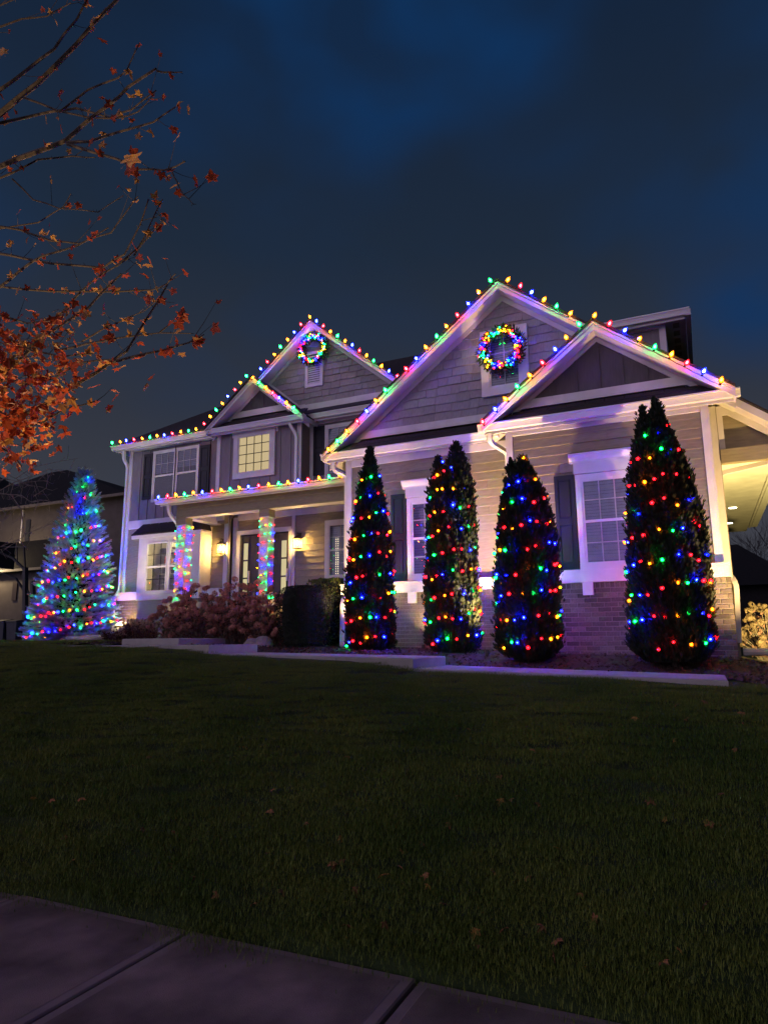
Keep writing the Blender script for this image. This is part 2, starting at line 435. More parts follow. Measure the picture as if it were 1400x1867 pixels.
# front walk in low steps
walk = bpy.data.objects.new('garden_path', mesh('garden_path', [(-12, 8.1, -.3), (-11.9, 8.1, -.3), (-11.9, 8.2, -.3)], [(0, 1, 2)], M['concrete']))
C.objects.link(walk); BASE['garden_path'] = Vector((0, 0, 0)); tag(walk, kind='structure')
def walk_slab(x0, x1, y0, y1, z0, z1, th=.2):
    """x0<x1, top z0 at x0 and z1 at x1"""
    e = .012
    v = [(x0, y0, z0 - th), (x1, y0, z1 - th), (x1, y1, z1 - th), (x0, y1, z0 - th),
         (x0, y0, z0 - e), (x1, y0, z1 - e), (x1, y1, z1 - e), (x0, y1, z0 - e),
         (x0 + e, y0 + e, z0), (x1 - e, y0 + e, z1), (x1 - e, y1 - e, z1), (x0 + e, y1 - e, z0)]
    f = [(3, 2, 1, 0), (8, 9, 10, 11)]
    for r in (0, 4):
        for i in range(4): f.append((r + i, r + (i + 1) % 4, r + 4 + (i + 1) % 4, r + 4 + i))
    mb = MB(); mb.add(v, f); mb.build('slab', M['concrete'], walk)
walk_slab(.28, 1.5, 8.9, 10.4, -.555, -.575); walk_slab(1.52, 2.9, 8.9, 10.4, -.575, -.60)
for a, b in ((-1.15, .17), (-2.28, -1.165), (-3.35, -2.295)):
    walk_slab(a, b, 8.1, 9.3, -.335 - (a + 3.4) * .026, -.335 - (b + 3.4) * .026)
for a, b in ((-4.45, -3.36), (-5.55, -4.465), (-6.55, -5.565)):
    walk_slab(a, b, 8.1, 9.3, -.155 - (a + 6.5) * .018, -.155 - (b + 6.5) * .018)
for a, b in ((-7.7, -6.56), (-8.85, -7.715), (-10.0, -8.865), (-11.3, -10.015)):
    walk_slab(a, b, 8.1, 9.3, -.012 - (a + 6.5) * -.001 - .015, -.025)
walk_slab(-9.5, -8.2, 9.32, 10.6, .085, .085)

# ---------------------------------------------------------------- grass: three blade patches set at many points
patches = []
pc = bpy.data.collections.new('grass_patches')
for k in range(4):
    nb_ = 820
    lx = rng.normal(size=nb_) * .14; ly = rng.normal(size=nb_) * .14
    hgt = rng.uniform(.016, .036, nb_); wd = rng.uniform(.0011, .0023, nb_)
    az = rng.uniform(0, 2 * PI, nb_); ln = rng.uniform(.05, 1.0, nb_) * hgt
    V = []; Fg = []
    for i in range(nb_):
        ca, sa = math.cos(az[i]), math.sin(az[i]); b = len(V)
        px_, py_ = -sa * wd[i], ca * wd[i]
        mx, my = lx[i] + ca * ln[i] * .35, ly[i] + sa * ln[i] * .35
        V += [(lx[i] - px_, ly[i] - py_, 0), (lx[i] + px_, ly[i] + py_, 0), (mx + px_ * .8, my + py_ * .8, hgt[i] * .6), (mx - px_ * .8, my - py_ * .8, hgt[i] * .6),
              (lx[i] + ca * ln[i], ly[i] + sa * ln[i], hgt[i])]
        Fg += [(b, b + 1, b + 2, b + 3), (b + 3, b + 2, b + 4)]
    patches.append((V, Fg))
gm = bpy.data.materials.new('lawn_grass_blade'); gm.use_nodes = True
t = gm.node_tree; nn = t.nodes; ll = t.links; pb = nn['Principled BSDF']; pb.inputs['Roughness'].default_value = .62; pb.inputs['Specular IOR Level'].default_value = .25
tcg = nn.new('ShaderNodeNewGeometry'); n1 = nn.new('ShaderNodeTexNoise'); n1.inputs['Scale'].default_value = .9; n1.inputs['Detail'].default_value = 4
n2 = nn.new('ShaderNodeTexNoise'); n2.inputs['Scale'].default_value = 55
ll.new(tcg.outputs['Position'], n1.inputs['Vector']); ll.new(tcg.outputs['Position'], n2.inputs['Vector'])
r1 = nn.new('ShaderNodeValToRGB'); r1.color_ramp.elements[0].position = .32; r1.color_ramp.elements[0].color = (.052, .105, .018, 1)
r1.color_ramp.elements[1].position = .68; r1.color_ramp.elements[1].color = (.125, .175, .036, 1)
r2 = nn.new('ShaderNodeValToRGB'); r2.color_ramp.elements[0].position = .35; r2.color_ramp.elements[0].color = (.7, .8, .7, 1)
r2.color_ramp.elements[1].position = .75; r2.color_ramp.elements[1].color = (1.9, 1.45, .95, 1)
ll.new(n1.outputs['Fac'], r1.inputs['Fac']); ll.new(n2.outputs['Fac'], r2.inputs['Fac'])
mxg = nn.new('ShaderNodeMixRGB'); mxg.blend_type = 'MULTIPLY'; mxg.inputs['Fac'].default_value = 1
ll.new(r1.outputs[0], mxg.inputs[1]); ll.new(r2.outputs[0], mxg.inputs[2]); ll.new(mxg.outputs[0], pb.inputs['Base Color'])
trg = nn.new('ShaderNodeBsdfTranslucent'); mg = nn.new('ShaderNodeMixShader'); mg.inputs[0].default_value = .2
ll.new(mxg.outputs[0], trg.inputs['Color']); ll.new(pb.outputs[0], mg.inputs[1]); ll.new(trg.outputs[0], mg.inputs[2]); ll.new(mg.outputs[0], nn['Material Output'].inputs['Surface'])
for k, (V, Fg) in enumerate(patches):
    po = bpy.data.objects.new('grass_patch', mesh('grass_patch', V, Fg, gm)); pc.objects.link(po)
pts, szs = [], []
def grow(x0, x1, y0, y1, step, cond=lambda x, y: True, s=1.0):
    y = y0
    while y < y1:
        x = x0
        while x < x1:
            a, b = x + rng.uniform(-.12, .12), y + rng.uniform(-.1, .1)
            if cond(a, b): pts.append((a, b, gz(a, b) - .006)); szs.append(s * rng.uniform(.85, 1.2))
            x += step
        y += step
def inview(x, y):
    # a generous wedge around what can be seen, so that a step to the side still shows grass
    return -2.6 - y * 1.75 < x < 2.4 + y * .45
grow(-17, 4.8, 3.52, 8.03, .165, inview)
grow(-26, -11.4, 8.0, 13, .33, lambda x, y: x > -4 - y * 1.9, 1.25)
grow(-11.4, -9.6, 9.55, 10.0, .3)
grow(-34, -14.9, 13, 24, .8, lambda x, y: x > -4 - y * 1.75, 2.0)
grow(.4, 4, 8.05, 8.75, .33)
lawn_me = bpy.data.meshes.new('lawn_grass'); lawn_me.from_pydata(pts, [], [])
at_ = lawn_me.attributes.new('size', 'FLOAT', 'POINT'); at_.data.foreach_set('value', szs)
lawn_me.materials.append(gm)
lawn = put('lawn_grass', lawn_me); tag(lawn, 'short dark green grass covering the sloping front lawn', None, kind='stuff')
ng = bpy.data.node_groups.new('scatter_grass', 'GeometryNodeTree')
ng.interface.new_socket('Geometry', in_out='INPUT', socket_type='NodeSocketGeometry')
ng.interface.new_socket('Geometry', in_out='OUTPUT', socket_type='NodeSocketGeometry')
gi = ng.nodes.new('NodeGroupInput'); gout = ng.nodes.new('NodeGroupOutput')
m2p = ng.nodes.new('GeometryNodeMeshToPoints'); ci = ng.nodes.new('GeometryNodeCollectionInfo')
ci.inputs['Collection'].default_value = pc; ci.inputs['Separate Children'].default_value = True; ci.inputs['Reset Children'].default_value = True
iop = ng.nodes.new('GeometryNodeInstanceOnPoints'); iop.inputs['Pick Instance'].default_value = True
rv = ng.nodes.new('FunctionNodeRandomValue'); rv.data_type = 'FLOAT_VECTOR'
rv.inputs[0].default_value = (-.06, -.06, 0); rv.inputs[1].default_value = (.06, .06, 6.28)
na = ng.nodes.new('GeometryNodeInputNamedAttribute'); na.data_type = 'FLOAT'; na.inputs['Name'].default_value = 'size'
ng.links.new(gi.outputs[0], m2p.inputs[0]); ng.links.new(m2p.outputs[0], iop.inputs['Points'])
ng.links.new(ci.outputs[0], iop.inputs['Instance']); ng.links.new(rv.outputs[0], iop.inputs['Rotation'])
ng.links.new(na.outputs[0], iop.inputs['Scale']); ng.links.new(iop.outputs[0], gout.inputs[0])
mod = lawn.modifiers.new('scatter', 'NODES'); mod.node_group = ng
# ---------------------------------------------------------------- the house
H = thing('house', (-7, 14, -.3), 'two storey taupe and white house with gables outlined in coloured bulbs', 'house')
def hb(name, x0, x1, y0, y1, z0, z1, m, parent=None, **k):
    return MB().box(x0, x1, y0, y1, z0, z1).build(name, m, parent or H, **k)
def siding(X0, X1, Y, z0, z1, exp=.158, cut=None, name='siding_board'):
    z = z0
    while z < z1 - .02:
        zt = min(z + exp, z1)
        poly = [(X0, z), (X1, z), (X1, zt), (X0, zt)]
        if cut:
            for c in cut: poly = clip(poly, *c)
        f = lambda q, zt=zt: Y - .004 - .021 * (zt - q) / exp
        js = [X0 - 1] + sorted(float(rng.uniform(X0 + .4, X1 - .4)) for _ in range(int((X1 - X0) / 1.6))) + [X1 + 1]
        for ja, jb in zip(js[:-1], js[1:]):   # boards butt together at random joints
            pp = clip(clip(poly, -1, 0, -ja - .0015), 1, 0, jb - .0015)
            if len(pp) > 2 and area(pp) > .002: MB().prism_y(pp, f, Y + .006).build(name, M['siding'], H)
        z += exp
def battens(X0, X1, Y, z0, z1, step=.3, x_off=0.12, cut=None, m='board'):
    """board and batten: one board per bay, a batten over each joint"""
    x = X0
    while x < X1 - .01:
        xe = min(x + step, X1)
        poly = [(x + .002, z0), (xe - .002, z0), (xe - .002, z1), (x + .002, z1)]
        for c in cut or []: poly = clip(poly, *c)
        if len(poly) > 2 and area(poly) > .002: MB().prism_y(poly, Y - .010, Y + .004).build('wall_board', M[m], H)
        if xe < X1 - .05:
            poly = [(xe - .022, z0), (xe + .022, z0), (xe + .022, z1), (xe - .022, z1)]
            for c in cut or []: poly = clip(poly, *c)
            if len(poly) > 2 and area(poly) > .001: MB().prism_y(poly, Y - .026, Y - .0102).build('batten', M[m], H)
        x += step
def shakes(X0, X1, Y, z0, z1, exp, cut):
    z = z0; row = 0
    while z < z1:
        x = X0 - rng.uniform(0, .2); drop0 = 0
        while x < X1:
            wd = rng.uniform(.15, .42); d = rng.uniform(-.004, .022)
            poly = [(x + .003, z - d), (x + wd - .003, z - d), (x + wd - .003, z + exp - .002), (x + .003, z + exp - .002)]
            for c in cut: poly = clip(poly, *c)
            if len(poly) > 2 and area(poly) > .004:
                th = rng.uniform(.014, .022)
                f = lambda q, z=z, th=th, r=row: Y - .004 - th * max(0, (z + exp - q)) / exp
                MB().prism_y(poly, f, Y + .003).build('shingle_shake', M['shake'], H)
            x += wd
        z += exp; row += 1
def gutter(x0, x1, Yf, zt, Yw, name='gutter', soffit=True):
    prof = [(Yf, zt), (Yf, zt - .022), (Yf + .012, zt - .03), (Yf + .03, zt - .075), (Yf + .04, zt - .115), (Yf + .125, zt - .115), (Yf + .125, zt - .012), (Yf + .012, zt - .012), (Yf + .012, zt)]
    MB().prism_x([(a, b) for a, b in prof][::-1], x0, x1).build(name, M['gutter'], H)
    if soffit:
        hb('fascia_board', x0 + .09, x1 - .09, Yf + .127, Yf + .15, zt - .16, zt - .005, M['trim'])
        hb('soffit', x0 + .09, x1 - .09, Yf + .151, Yw + .02, zt - .11, zt - .095, M['trim'])
def roofshingles(X0, X1, Ya, za, Yb, zb, name='roof_shingle'):
    """courses of tabs up a slope from (Ya,za) to (Yb,zb)"""
    mb = MB(); Ls = math.hypot(Yb - Ya, zb - za); nrow = max(2, int(Ls / .13))
    for r in range(nrow):
        t0, t1 = r / nrow, min(1, (r + 1.08) / nrow)
        x = X0 + (-.15 if r % 2 else 0)
        while x < X1:
            xa, xb = max(x + .006, X0), min(x + .30 - .006, X1)
            if xb > xa:
                y0_, z0_, y1_, z1_ = Ya + (Yb - Ya) * t0, za + (zb - za) * t0, Ya + (Yb - Ya) * t1, za + (zb - za) * t1
                lift = .012 + rng.uniform(0, .004)
                mb.add([(xa, y0_, z0_), (xb, y0_, z0_), (xb, y0_, z0_ + lift), (xa, y0_, z0_ + lift), (xb, y1_, z1_ + .002), (xa, y1_, z1_ + .002)], [(0, 1, 2, 3), (3, 2, 4, 5)])
            x += .30
    mb.build(name + 's', M['shingle'], H, kind='stuff')
def roofslab(quad, th=.10, name='roof_slope', m='shingle'):
    q = [Vector(p) for p in quad]; n_ = (q[1] - q[0]).cross(q[2] - q[0]).normalized()
    if n_.z < 0: n_ = -n_
    k = len(q)
    vs = q + [p - n_ * th for p in q]
    fs = [tuple(range(k)), tuple(range(2 * k - 1, k - 1, -1))] + [(i, i + k, (i + 1) % k + k, (i + 1) % k) for i in range(k)]
    MB().add(vs, fs).build(name, M[m], H)
def gable(xc, zap, s, xl, xr, Yw, Yr, foff, zb0, zb1, fill, back, bxl=None, bxr=None, sl=None):
    """rake boards, frieze, band and wall filling of one front gable"""
    top = lambda x: zap - s * abs(x - xc)
    def strip(x0, x1, o0, o1, yf, yb, name, m):
        MB().prism_y([(x0, top(x0) - o1), (x1, top(x1) - o1), (x1, top(x1) - o0), (x0, top(x0) - o0)], yf, yb).build(name, m, H)
    for a, b in ((xl, xc), (xc, xr)):
        strip(a, b, .012, .145, Yr, Yr + .03, 'rake_board', M['trim'])
        strip(a, b, .004, .05, Yr - .022, Yr - .001, 'rake_moulding', M['trim'])
        strip(a, b, .125, .145, Yr + .031, Yw - .002, 'soffit', M['trim'])
        strip(a, b, -.030, .002, Yr - .045, back, 'roof_slope', M['shingle'])
        strip(a, b, .003, .124, Yr + .032, min(back, Yw + 1.2), 'roof_edge', M['trim'])
        strip(max(a, bxl if bxl is not None else a), min(b, bxr if bxr is not None else b), .146, foff, Yw - .034, Yw - .001, 'frieze_board', M['trim'])
        # tabs of the shingles showing along the rake edge
        mb = MB(); x = a
        while x < b:
            x2 = min(x + .17, b)
            mb.prism_y([(x + .004, top(x + .004) + .031), (x2, top(x2) + .031), (x2, top(x2) + .036 + rng.uniform(0, .008)), (x + .004, top(x + .004) + .036)], Yr - .05, Yr + .35); x += .17
        mb.build('edge_shingles', M['shingle'], H, kind='stuff')
    hw = (zap - foff - zb1) / s
    x0 = max(xc - hw, bxl if bxl is not None else -99); x1 = min(xc + hw, bxr if bxr is not None else 99)
    bl = (zap - .15 - zb0) / s
    hb('gable_band', max(xc - bl, bxl if bxl is not None else -99), min(xc + bl, bxr if bxr is not None else 99), Yw - .040, Yw - .001, zb0, zb1, M['trim'])
    cut = [(s, 1, zap - foff + s * xc + .02), (-s, 1, zap - foff - s * xc + .02)]
    wall = [(x0 - .3, zb0), (x1 + .3, zb0), (x1 + .3, zap), (x0 - .3, zap)]
    for c in [(s, 1, zap - .06 + s * xc), (-s, 1, zap - .06 - s * xc)]: wall = clip(wall, *c)
    MB().prism_y(wall, Yw + .005, Yw + .12).build('gable_wall', M['siding'], H)
    if fill == 'shake': shakes(x0, x1, Yw, zb1, zap, .168, cut + [(1, 0, x1), (-1, 0, -x0)])
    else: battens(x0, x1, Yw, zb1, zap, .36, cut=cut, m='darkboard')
    return top

# blocks behind the cladding keep the house solid
for a in ((-2.79, .33, 11.006, 11.6, -.4, 3.55), (-6.13, .45, 11.556, 17, -.4, 3.75), (-3.2, -.20, 12.806, 17, 3.75, 5.75)):
    hb('wall', *a, M['siding'])
hb('wall', -14.37, -6.0, 14.6, 20, -.2, 5.45, M['siding'])
hb('wall', -14.37, -11.0, 14.006, 14.6, 3.05, 5.45, M['siding'])
hb('wall', -14.37, -13.64, 14.006, 14.6, -.2, 3.05, M['siding'])
hb('wall', -10.98, -8.45, 13.606, 14.6, 3.3, 5.40, M['siding'])
hb('wall', -8.45, -6.0, 14.006, 14.6, 3.3, 5.40, M['siding'])
hb('wall', -11.54, -10.93, 14.206, 14.6, .2, 3.3, M['siding'])
hb('wall', -10.93, -6.1, 14.306, 14.6, .2, 3.3, M['siding'])

# --- garage wing, front bay (right)
XL, XR = -2.79, .33
siding(XL + .12, XR - .12, 11.0, 1.08, 3.385)
hb('corner_board', XL, XL + .115, 10.965, 11.03, 1.07, 3.56, M['trim']); hb('corner_board', XR - .115, XR, 10.965, 11.03, 1.07, 3.56, M['trim'])
hb('frieze_board', XL + .117, XR - .117, 10.967, 11.0, 3.387, 3.50, M['trim'])
hb('water_table', XL - .08, XR + .06, 10.905, 11.0, .872, 1.045, M['trim']); hb('water_table_cap', XL - .09, XR + .075, 10.885, 11.0, 1.047, 1.072, M['trim'])
gutter(-3.20, .76, 10.70, 3.59, 11.0)
roofslab([(-3.16, 10.74, 3.56), (.70, 10.74, 3.56), (.60, 11.0, 3.80), (-3.05, 11.0, 3.80)], .03, 'pent_roof'); roofshingles(-3.1, .66, 10.76, 3.585, 11.0, 3.83)
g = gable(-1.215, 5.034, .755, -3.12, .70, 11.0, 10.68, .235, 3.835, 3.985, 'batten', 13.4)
# --- garage wing, rear plane (centre)
siding(-6.13 + .12, -2.80, 11.55, 1.08, 3.36)
hb('corner_board', -6.135, -6.02, 11.515, 11.58, 1.07, 3.56, M['trim'])
hb('frieze_board', -6.018, -2.80, 11.517, 11.55, 3.362, 3.50, M['trim'])
hb('water_table', -6.21, -2.87, 11.455, 11.55, .872, 1.045, M['trim']); hb('water_table_cap', -6.22, -2.88, 11.435, 11.55, 1.047, 1.072, M['trim'])
gutter(-6.56, -3.0, 11.23, 3.625, 11.55)
roofslab([(-6.50, 11.26, 3.60), (-3.0, 11.26, 3.60), (-3.0, 11.55, 3.86), (-6.25, 11.55, 3.86)], .03, 'pent_roof'); roofshingles(-6.45, -3.0, 11.28, 3.62, 11.55, 3.875)
g = gable(-2.885, 6.42, .778, -6.50, .72, 11.55, 11.23, .25, 3.90, 4.045, 'shake', 17.2, bxr=.44)
for o0_, o1_, ya_, yb_, nm_, m_ in ((.012, .145, 11.23, 11.26, 'rake_board', 'trim'), (.125, .145, 11.261, 11.548, 'soffit', 'trim'), (-.03, .002, 11.185, 11.95, 'roof_slope', 'shingle'), (.003, .124, 11.262, 11.95, 'roof_edge', 'trim')):
    MB().prism_y([(.721, g(.721) - o1_), (1.75, g(1.75) - o1_), (1.75, g(1.75) - o0_), (.721, g(.721) - o0_)], ya_, yb_).build(nm_, M[m_], H)
# its right slope runs on low over the side porch
MB().prism_y([(.52, 2.9), (1.62, 2.9), (1.62, 3.02), (.52, 3.55)], 11.62, 11.7).build('side_gable_wall', M['siding'], H)
MB().prism_y([(.45, 3.60), (.45, 2.85), (.53, 2.85), (.53, 3.45), (.60, 3.45), (1.62, 2.66), (1.75, 2.66), (1.75, 2.72), (.60, 3.60)][::-1], 11.54, 11.58).build('side_frieze', M['trim'], H)
hb('porch_beam', .45, 1.8, 11.46, 11.60, 2.66, 2.88, M['siding'])
hb('side_soffit', .45, 1.39, 11.65, 23.2, 3.2, 3.25, M['trim'])
hb('side_wall', .33, .45, 11.56, 23, -.4, 3.2, M['siding'])
hb('side_fascia', 1.395, 1.44, 12.5, 22.3, 3.16, 3.30, M['trim'])
hb('side_gutter', 1.445, 1.60, 12.5, 22.0, 3.14, 3.26, M['gutter'])
roofslab([(.3, 12, 3.9), (1.62, 12, 3.3), (1.62, 23, 3.3), (.3, 23, 3.9)], .03)
hb('corner_board', .345, .44, 11.50, 11.555, .9, 3.6, M['trim'])
for k, (px_, py_) in enumerate(((1335, 925), (1328, 953))):
    p = at(px_, py_, z=3.2)
    MB().lathe([(.10, -.006), (.085, -.002)], 16).build('x', M['trim'], H) if False else None
    t_ = MB().lathe([(.115, -.012), (.12, 0)], 18, (p.x, p.y, 3.199), 0).build('recessed_light', M['trim'], H)
    MB().lathe([(.092, -.004), (.09, 0)], 18, (p.x, p.y, 3.187), 0).build('lamp_disc', M['downlight'], t_)
# --- second floor block behind, above the garage
battens(-3.2, -.30, 12.8, 4.6, 5.62, .31)
hb('corner_board', -.30, -.19, 12.765, 12.83, 4.4, 5.62, M['trim']); hb('frieze_board', -3.2, -.19, 12.767, 12.8, 5.622, 5.74, M['trim'])
gutter(-3.3, .235, 12.45, 5.79, 12.8)
hb('side_soffit', -.19, .16, 12.6, 16.5, 5.685, 5.70, M['trim']); hb('side_gutter', .165, .25, 12.5, 16.5, 5.66, 5.78, M['gutter'])
for k in range(9): hb('soffit_vent', -.06, .05, 12.8 + k * .36, 13.02 + k * .36, 5.678, 5.684, M['siding'])
roofslab([(-3.3, 12.5, 5.78), (.22, 12.5, 5.78), (-.9, 15.0, 6.5), (-3.3, 15.0, 6.5)], .05)
# --- main house, left
battens(-14.25, -11.0, 14.0, 3.34, 5.33, .3)
hb('corner_board', -14.375, -14.255, 13.965, 14.03, 1.35, 5.44, M['trim'])
hb('frieze_board', -14.253, -10.99, 13.967, 14.0, 5.332, 5.44, M['trim'])
hb('belly_band', -14.253, -11.0, 13.955, 14.0, 3.11, 3.335, M['trim'])
gutter(-14.84, -10.9, 13.68, 5.50, 14.0)
hb('side_gutter', -14.84, -14.72, 13.8, 20, 5.39, 5.50, M['gutter']); hb('side_soffit', -14.72, -14.37, 13.8, 20, 5.39, 5.41, M['trim'])
siding(-14.253, -13.62, 14.0, 1.36, 3.105)
hb('water_table', -14.44, -11.0, 13.90, 14.0, 1.15, 1.34, M['trim']); hb('water_table_cap', -14.45, -11.0, 13.88, 14.0, 1.342, 1.365, M['trim'])
# middle bump-out
battens(-10.87, -8.57, 13.6, 3.5, 5.25, .3)
hb('corner_board', -10.98, -10.87, 13.565, 13.63, 3.4, 5.34, M['trim']); hb('corner_board', -8.57, -8.45, 13.565, 13.63, 3.4, 5.34, M['trim'])
hb('frieze_board', -10.868, -8.572, 13.567, 13.6, 5.252, 5.34, M['trim'])
hb('side_wall', -10.98, -10.95, 13.61, 14.1, 3.4, 5.34, M['trim'])
gutter(-11.17, -8.22, 13.28, 5.36, 13.6)
roofslab([(-11.1, 13.32, 5.34), (-8.3, 13.32, 5.34), (-8.3, 13.6, 5.60), (-11.1, 13.6, 5.60)], .03, 'pent_roof'); roofshingles(-11.05, -8.35, 13.34, 5.36, 13.6, 5.61)
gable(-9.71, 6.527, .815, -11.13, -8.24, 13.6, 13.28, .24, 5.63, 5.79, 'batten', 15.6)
battens(-8.33, -6.0, 14.0, 3.5, 5.28, .3)
hb('corner_board', -8.449, -8.335, 13.965, 14.03, 3.4, 5.42, M['trim']); hb('frieze_board', -8.333, -6.0, 13.967, 14.0, 5.282, 5.42, M['trim'])
gutter(-8.62, -5.9, 13.68, 5.47, 14.0)
roofslab([(-8.6, 13.72, 5.45), (-5.9, 13.72, 5.45), (-5.9, 14.0, 5.66), (-8.6, 14.0, 5.66)], .03, 'pent_roof'); roofshingles(-8.6, -5.9, 13.74, 5.47, 14.0, 5.67)
gable(-8.31, 7.93, .835, -9.95, -5.75, 14.0, 13.68, .25, 5.68, 5.84, 'shake', 17.4, bxl=-9.72)
# the board that follows the small gable up the large gable wall
MB().prism_y([(-9.74, 6.58), (-8.60, 5.66), (-8.60, 5.86), (-8.78, 5.86), (-9.70, 6.62)], 13.958, 13.99).build('flashing_board', M['trim'], H)
# main roof
rz = 8.25
roofslab([(-14.84, 13.70, 5.50), (-5.0, 13.70, 5.50), (-3.0, 17.5, rz), (-11.1, 17.5, rz)], .1)
roofslab([(-14.84, 21.3, 5.50), (-14.84, 13.70, 5.50), (-11.1, 17.5, rz)], .1)
roofslab([(-3, 17.5, rz), (-5, 21.3, 5.5), (-14.84, 21.3, 5.50), (-11.1, 17.5, rz)], .1)

# --- bricks
bm_ = []
for k in range(4):
    mb = MB(); a = .0955 - rng.uniform(0, .002); h = .0305; d = .045; e = .004
    v = [(-a, -d + e, -h), (a, -d + e, -h), (a, -d + e, h), (-a, -d + e, h), (-a + e, -d, -h + e), (a - e, -d, -h + e), (a - e, -d, h - e), (-a + e, -d, h - e), (-a, d, -h), (a, d, -h), (a, d, h), (-a, d, h)]
    f = [(4, 5, 6, 7), (0, 1, 5, 4), (1, 2, 6, 5), (2, 3, 7, 6), (3, 0, 4, 7), (8, 9, 1, 0), (9, 10, 2, 1), (10, 11, 3, 2), (11, 8, 0, 3)]
    bm_.append(mesh('brick', v, f, M['brick']))
solm = []
v = [(x * .31 if abs(x) > .05 else x, y, z * 1.32) for x, y, z in [tuple(p.co) for p in bm_[0].vertices]]
sold = mesh('brick', v, [tuple(p.vertices) for p in bm_[0].polygons], M['brick'])
def bricks(X0, X1, Yf, z0, z1, single):
    hb('brick_backing', X0 + .006, X1 - .006, Yf + .009, Yf + .12, z0 - .05, z1, M['mortar'])
    mb = MB(); r = 0; zs = z1 - .092
    z = zs - .0365
    while z > z0:
        x = X0 + (.0955 if r % 2 == 0 else .0955 - .1)
        while x < X1 + .08:
            a, b = max(x - .0955, X0), min(x + .0955, X1)
            if b - a > .03:
                yo = rng.uniform(-.003, .003)
                if single:
                    put('brick', bm_[int(rng.integers(4))], H, ((a + b) / 2, Yf + .045 + yo, z), rot=(0, rng.uniform(-.006, .006), 0), scale=((b - a) / .191, 1, 1))
                else:
                    mb.box(a, b, Yf + yo, Yf + .06, z - .0305, z + .0305)
            x += .2
        z -= .0727; r += 1
    x = X0 + .031
    while x < X1:
        if single: put('brick', sold, H, (x, Yf + .045 + rng.uniform(-.002, .002), z1 - .046))
        else: mb.box(x - .0295, x + .0295, Yf, Yf + .06, z1 - .086, z1 - .006)
        x += .0727
    mb.build('small_bricks', M['brick'], H, kind='stuff')
bricks(-2.86, .395, 10.93, -.40, .87, True)
bricks(-6.20, -2.87, 11.48, -.30, .87, False)
bricks(-14.43, -11.0, 13.93, -.05, 1.149, False)

# --- windows
def window(x0, x1, z0, z1, Y, cols=3, rows=2, trim=.09, blinds=1.0, lit=None, twin=False, rail=True, slat=.05, muntins=True, lower_muntins=True, back='room'):
    mb = MB()
    tw = trim
    mb.box(x0 - tw, x0, Y - .055, Y, z0 - tw, z1 + tw); mb.box(x1, x1 + tw, Y - .055, Y, z0 - tw, z1 + tw)
    mb.box(x0, x1, Y - .054, Y, z1, z1 + tw); mb.box(x0, x1, Y - .060, Y, z0 - tw, z0)
    fw = .035
    mb.box(x0, x0 + fw, Y - .045, Y, z0, z1); mb.box(x1 - fw, x1, Y - .045, Y, z0, z1)
    mb.box(x0 + fw, x1 - fw, Y - .044, Y, z0, z0 + fw); mb.box(x0 + fw, x1 - fw, Y - .044, Y, z1 - fw, z1)
    zm = (z0 + z1) / 2
    if rail: mb.box(x0 + fw, x1 - fw, Y - .050, Y - .018, zm - .022, zm + .022)
    W = mb.build('window', M['trim'], H)
    sp = lambda n_, b_, m_, **k: b_.build(n_, m_, W, **k)
    sp('glass_backing', MB().box(x0, x1, Y - .0165, Y - .0145, z0, z1), M['litpane'] if lit else M[back])
    if muntins:
        mu = MB(); ya, yb = (Y - .041, Y - .033)
        for c in range(1, cols):
            xx = x0 + fw + (x1 - x0 - 2 * fw) * c / cols
            mu.box(xx - .009, xx + .009, ya, yb, (z0 if (lower_muntins or not rail) else zm) + fw, z1 - fw)
        halves = [(z0, zm), (zm, z1)] if rail else [(z0, z1)]
        if not lower_muntins: halves = halves[1:]
        for a, b in halves:
            for r_ in range(1, rows):
                zz = a + (b - a) * r_ / rows
                mu.box(x0 + fw, x1 - fw, ya + .001, yb - .001, zz - .009, zz + .009)
        sp('muntin', mu, M['shutter'] if lit else M['muntin'])
    if blinds > 0 and not lit:
        bl = MB(); z = z1 - .03
        while z > z1 - (z1 - z0) * blinds + .02:
            bl.add([(x0 + .02, Y - .030, z - slat * .47), (x1 - .02, Y - .030, z - slat * .47), (x1 - .02, Y - .020, z + slat * .46), (x0 + .02, Y - .020, z + slat * .46)], [(0, 1, 2, 3)]); z -= slat
        sp('blind_slats', bl, M['blind'], kind='stuff')
    sp('pane', MB().box(x0 + fw, x1 - fw, Y - .0316, Y - .0312, z0 + fw, z1 - fw), M['glass'])
    return W
def shutter(x0, x1, z0, z1, Y):
    mb = MB(); mb.box(x0, x1, Y - .028, Y, z0, z1); e = .055; zm = (z0 + z1) / 2
    mb.box(x0, x0 + e, Y - .045, Y - .0285, z0, z1); mb.box(x1 - e, x1, Y - .045, Y - .0285, z0, z1)
    for a, b in ((z0, z0 + .08), (zm - .05, zm + .05), (z1 - .08, z1)): mb.box(x0 + e + .001, x1 - e - .001, Y - .044, Y - .0285, a, b)
    s_ = mb.build('shutter', M['shutter'], H)
    for a, b in ((z0 + .11, zm - .08), (zm + .08, z1 - .11)):
        MB().prism_y([(x0 + e + .022, a), (x1 - e - .022, a), (x1 - e - .022, b), (x0 + e + .022, b)], Y - .040, Y - .0285).build('shutter_panel', M['shutter'], s_)
def header(x0, x1, zb, Y):
    mb = MB(); mb.box(x0, x1, Y - .07, Y, zb, zb + .18)
    mb.prism_x([(Y - .07, zb + .182), (Y - .075, zb + .21), (Y - .11, zb + .25), (Y - .14, zb + .30), (Y - .14, zb + .325), (Y, zb + .325), (Y, zb + .182)], x0 - .06, x1 + .06)
    mb.build('window_header', M['trim'], H)
